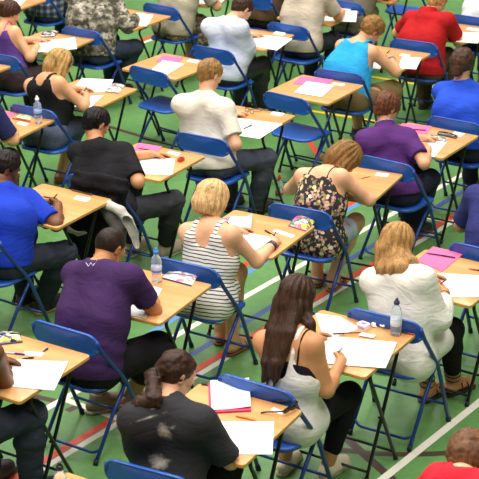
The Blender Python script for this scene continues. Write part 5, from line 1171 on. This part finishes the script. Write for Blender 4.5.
# ------------------------------------------------------------------ desks and chairs
DESK_PROTO = make_desk(); CHAIR_PROTO = make_chair()
used = [False, False]
def put_desk(k, label):
    x, y, th = DESKS[k]; o = copy_tree(DESK_PROTO) if used[0] else DESK_PROTO; used[0] = True
    o.location = (x, y, 0); o.rotation_euler = (0, 0, -th); tag(o, label, 'desk', 'exam desks set out in rows')
def put_chair(k, label):
    x, y, yaw = CHAIRS[k]; o = copy_tree(CHAIR_PROTO) if used[1] else CHAIR_PROTO; used[1] = True
    o.location = (x, y, 0); o.rotation_euler = (0, 0, -yaw); tag(o, label, 'chair', 'blue folding exam chairs')
for k, l in DESK_LABELS.items(): put_desk(k, l)
for k, l in CHAIR_LABELS.items(): put_chair(k, l)
# ------------------------------------------------------------------ stationery on the desks
M_paper = plain('white_paper', (244, 243, 238), .75, 0, .2, .01)
M_pink = plain('pink_paper', (240, 104, 148), .7, 0, .2, .03, 15)
M_cover = plain('crimson_cover', (196, 40, 90), .6)
def sheet(name, quad, mat, label, cat, group, t=.0022, lift=0, curl=0, seg=8, z=DESK_H):
    """paper lying on a desk: four corners (photo pixels on the desk plane), a little thickness and a slight curl"""
    q = [at(x, y, z)[:2] for x, y in quad]; c = sum(q)/4
    bm = bmesh.new(); top = []; bot = []
    for i in range(seg+1):
        for k in range(seg+1):
            u, v = i/seg, k/seg; p = (q[0]*(1-u)+q[1]*u)*(1-v)+(q[3]*(1-u)+q[2]*u)*v-c
            h = curl*(max(0, (u-.5)/.5)**2*(1-.5*v))+(.0012*math.sin(u*5+v*3)+.0012 if curl else 0)
            top.append(bm.verts.new((p[0], p[1], t+h))); bot.append(bm.verts.new((p[0], p[1], h*.999)))
    I = lambda i, k: i*(seg+1)+k
    for i in range(seg):
        for k in range(seg):
            bm.faces.new((top[I(i, k)], top[I(i+1, k)], top[I(i+1, k+1)], top[I(i, k+1)])); bm.faces.new((bot[I(i, k)], bot[I(i, k+1)], bot[I(i+1, k+1)], bot[I(i+1, k)]))
    for i in range(seg):
        for (a, b) in (((i, 0), (i+1, 0)), ((i+1, seg), (i, seg)), ((0, i+1), (0, i)), ((seg, i), (seg, i+1))):
            bm.faces.new((top[I(*a)], bot[I(*a)], bot[I(*b)], top[I(*b)]))
    o = link(name, mesh_bm(bm, name), mat, None, (c[0], c[1], z+.0006+lift), smooth=False)
    return tag(o, label, cat, group)
def pen_mesh(bm, L, r=.0042, hexa=False):
    lathe(bm, [(r*.15, 0), (r*.5, .006), (r*.95, .016), (r, .02), (r, L*.6)], 6 if hexa else 10)
def pen(p0, p1, rgb, label, cat='pen', cap=None, z=DESK_H, name='pen', group='pens and pencils on the desks', lift=0, L=.145, r=.0042):
    """a pen lying on a desk; p0 is its tip and p1 its end in photo pixels"""
    a, b = at(*p0, z), at(*p1, z); d = b-a; L = min(max(np.linalg.norm(d), .05), .19); d = d/np.linalg.norm(d); m = (a+b)/2-d*L/2
    bm = bmesh.new(); pen_mesh(bm, L, r, name == 'pencil')
    o = link(name, mesh_bm(bm, name), plain(name+'_barrel', rgb, .35), None)
    bm = bmesh.new(); lathe(bm, [(r*1.18, L*.6), (r*1.18, L*.97), (r*.8, L)], 10); link('cap' if name == 'pen' else 'painted_end', mesh_bm(bm, 'cap'), plain('pen_cap', cap or rgb, .3), o)
    if name == 'pen':
        bm = bmesh.new(); slab(bm, [(r*.9, -.0012), (r*1.9, -.0012), (r*1.9, .0012), (r*.9, .0012)], L*.66, L*.96); link('clip', mesh_bm(bm, 'clip'), plain('pen_cap', cap or rgb, .3), o, smooth=False)
    o.location = (m[0], m[1], z+.0055+lift); o.rotation_mode = 'QUATERNION'; o.rotation_quaternion = Vector(d).to_track_quat('Z', 'Y')
    return tag(o, label, cat, group)
def held_pen(pid, side, rgb, label, name='pen', cap=None, tilt=(.45, .35), L=.145, cat='pen'):
    p = PEOPLE[pid]; H = p['_H'][side]; r = p['_rig']; sx = 1 if side == 'R' else -1
    tip = H['tip']+H['d']*.018; tip[2] = DESK_H+.004
    end = H['web']+UP*.01; d = unit(end-tip)
    if d[2] < .35: d = unit(d+UP*.45)
    bm = bmesh.new(); pen_mesh(bm, L); o = link(name, mesh_bm(bm, name), plain(name+'_barrel', rgb, .35))
    bm = bmesh.new(); lathe(bm, [(.0043, L*.6), (.0043, L*.97), (.0025, L)], 10); link('end', mesh_bm(bm, 'end'), plain('pen_cap', cap or rgb, .3), o)
    o.location = tuple(tip); o.rotation_mode = 'QUATERNION'; o.rotation_quaternion = Vector(d).to_track_quat('Z', 'Y')
    return tag(o, label, cat, 'pens held in writing hands')
def bottle(px, z, label, cap=(40, 110, 190), lab=(190, 205, 225), H=.205, r=.031, mark=(60, 90, 160), liquid=None):
    q = at(*px, z); root = empty('water_bottle', (q[0], q[1], z+.0006), 0, label, 'bottle', 'plastic drink bottles')
    m = MATS.get('pet')
    if not m:
        m, nt, b = nodes_of('clear_plastic'); b.inputs['Transmission Weight'].default_value = .82; b.inputs['Roughness'].default_value = .06; b.inputs['IOR'].default_value = 1.22; b.inputs['Base Color'].default_value = (.86, .92, .96, 1); MATS['pet'] = m
    if liquid: m = plain('tinted_drink', liquid, .2)
    bm = bmesh.new(); s = H/.205
    lathe(bm, [(r*.8, 0), (r*.97, .006), (r, .014), (r*.97, .022), (r, .03), (r*.96, .036), (r, .044), (r, .1*s), (r*.96, .105*s), (r, .11*s), (r*.98, .135*s), (r*.8, .158*s), (r*.48, .173*s), (.0125, .178*s), (.0125, .186*s)], 28)
    link('body', mesh_bm(bm, 'body'), m, root)
    bm = bmesh.new(); lathe(bm, [(r+.0006, .06*s), (r+.0009, .064*s), (r+.0009, .10*s), (r+.0006, .104*s)], 28); lb = link('label', mesh_bm(bm, 'label'), plain('bottle_label', lab, .4), root)
    bm = bmesh.new(); lathe(bm, [(r+.0011, .07*s), (r+.0014, .072*s), (r+.0014, .082*s), (r+.0011, .084*s)], 28); link('printed_band', mesh_bm(bm, 'printed_band'), plain('label_print', mark, .4), lb)
    bm = bmesh.new(); lathe(bm, [(.0155, .183*s), (.0162, .186*s), (.0162, .2*s), (.012, .203*s), (.0085, .206*s), (.0085, .216*s), (.006, .219*s)], 20); link('cap', mesh_bm(bm, 'cap'), plain('bottle_cap', cap, .35), root)
    return root
def soft_case(quad, cols, label, h=.035, name='pencil_case', rim=None, z=DESK_H):
    """a zipped see-through pencil case: pillow body, contents, zip and rim"""
    q = [at(x, y, z)[:2] for x, y in quad]; c = sum(q)/4; root = empty(name, (c[0], c[1], z+.0006), 0, label, 'pencil case', 'pencil cases on the desks')
    def P(u, v): return (q[0]*(1-u)+q[1]*u)*(1-v)+(q[3]*(1-u)+q[2]*u)*v-c
    bm = bmesh.new(); n = 14; G = {}
    for i in range(n+1):
        for k in range(n+1):
            u, v = i/n, k/n; e = (16*u*(1-u)*v*(1-v))**.45; x, y = P(u, v); f = .0015*math.sin(u*19+v*7)
            G[i, k] = (bm.verts.new((x, y, .004+h*e*.85+f*e)), bm.verts.new((x, y, .004*(1-e))))
    for i in range(n):
        for k in range(n):
            bm.faces.new([G[a][0] for a in ((i, k), (i+1, k), (i+1, k+1), (i, k+1))]); bm.faces.new([G[a][1] for a in ((i, k), (i, k+1), (i+1, k+1), (i+1, k))])
    for i in range(n):
        for a, b in (((i, 0), (i+1, 0)), ((i+1, n), (i, n)), ((0, i+1), (0, i)), ((n, i), (n, i+1))): bm.faces.new((G[a][0], G[a][1], G[b][1], G[b][0]))
    m, nt, b = nodes_of('printed_vinyl'); b.inputs['Roughness'].default_value = .22
    vv = N(nt, 'ShaderNodeTexVoronoi'); vv.inputs['Scale'].default_value = 34; nt.links.new(coords(nt, (1, 1.6, 1)), vv.inputs['Vector'])
    sp = N(nt, 'ShaderNodeSeparateColor'); nt.links.new(vv.outputs['Color'], sp.inputs[0])
    r = ramp(nt, sp.outputs[0], [(i/len(cols), lin(cc)) for i, cc in enumerate(cols)], 'CONSTANT'); nt.links.new(r.outputs['Color'], b.inputs['Base Color'])
    link('pouch', mesh_bm(bm, 'pouch'), m, root)
    bm = bmesh.new(); tube(bm, [(*P(u, .5), .004+h*.86*(4*u*(1-u))**.45+.002) for u in np.linspace(.06, .94, 12)], .0028, 6); link('zip', mesh_bm(bm, 'zip'), plain('zip_tape', rim or (60, 60, 66), .5), root)
    bm = bmesh.new(); tube(bm, [(*P(u, 1), .005) for u in np.linspace(0.02, .98, 8)], .0042, 6); link('rim', mesh_bm(bm, 'rim'), plain('zip_tape', rim or (60, 60, 66), .5), root)
    return root
exec_items()
# ------------------------------------------------------------------ light: the hall's bright overhead lamps
def lamp(x, y, z, sx, sy, p, col=(1, .97, .92)):
    l = bpy.data.lights.new('hall_lamp', 'AREA'); l.shape = 'RECTANGLE'; l.size = sx; l.size_y = sy; l.energy = p; l.color = col
    o = bpy.data.objects.new('hall_lamp', l); C.objects.link(o); o.location = (x, y, z); return o
for y in (3, 8, 13, 18):
    for x in (-4, 0, 4): lamp(x-1.0, y, 8.5, 1.6, 3.2, LAMP)
w = bpy.data.worlds.new('hall_light'); bpy.context.scene.world = w; w.use_nodes = True
w.node_tree.nodes['Background'].inputs[0].default_value = (1, .97, .93, 1); w.node_tree.nodes['Background'].inputs[1].default_value = WORLD
# ------------------------------------------------------------------ camera
cam = bpy.data.cameras.new('camera'); co = bpy.data.objects.new('camera', cam); C.objects.link(co)
cam.sensor_fit = 'HORIZONTAL'; cam.sensor_width = 36; cam.lens = 36*F_PX/479; cam.clip_end = 100; cam.clip_start = .1
co.location = (0, 0, CAM_H)
fw = Vector((0, math.cos(PITCH), -math.sin(PITCH))); upv = Vector((0, math.sin(PITCH), math.cos(PITCH))); rt = Vector((1, 0, 0))
cr, sr = math.cos(ROLL), math.sin(ROLL)
X = rt*cr+upv*sr; Y = upv*cr-rt*sr
co.rotation_euler = Matrix((X, Y, -fw)).transposed().to_euler()
cam.dof.use_dof = True; cam.dof.focus_distance = 9.3; cam.dof.aperture_fstop = FSTOP
sc = bpy.context.scene; sc.camera = co
sc.view_settings.view_transform = 'Standard'; sc.view_settings.look = 'None'; sc.view_settings.gamma = 1; sc.view_settings.use_curve_mapping = False; sc.view_settings.exposure = EXPO
try: sc.cycles.use_denoising = True
except Exception: pass
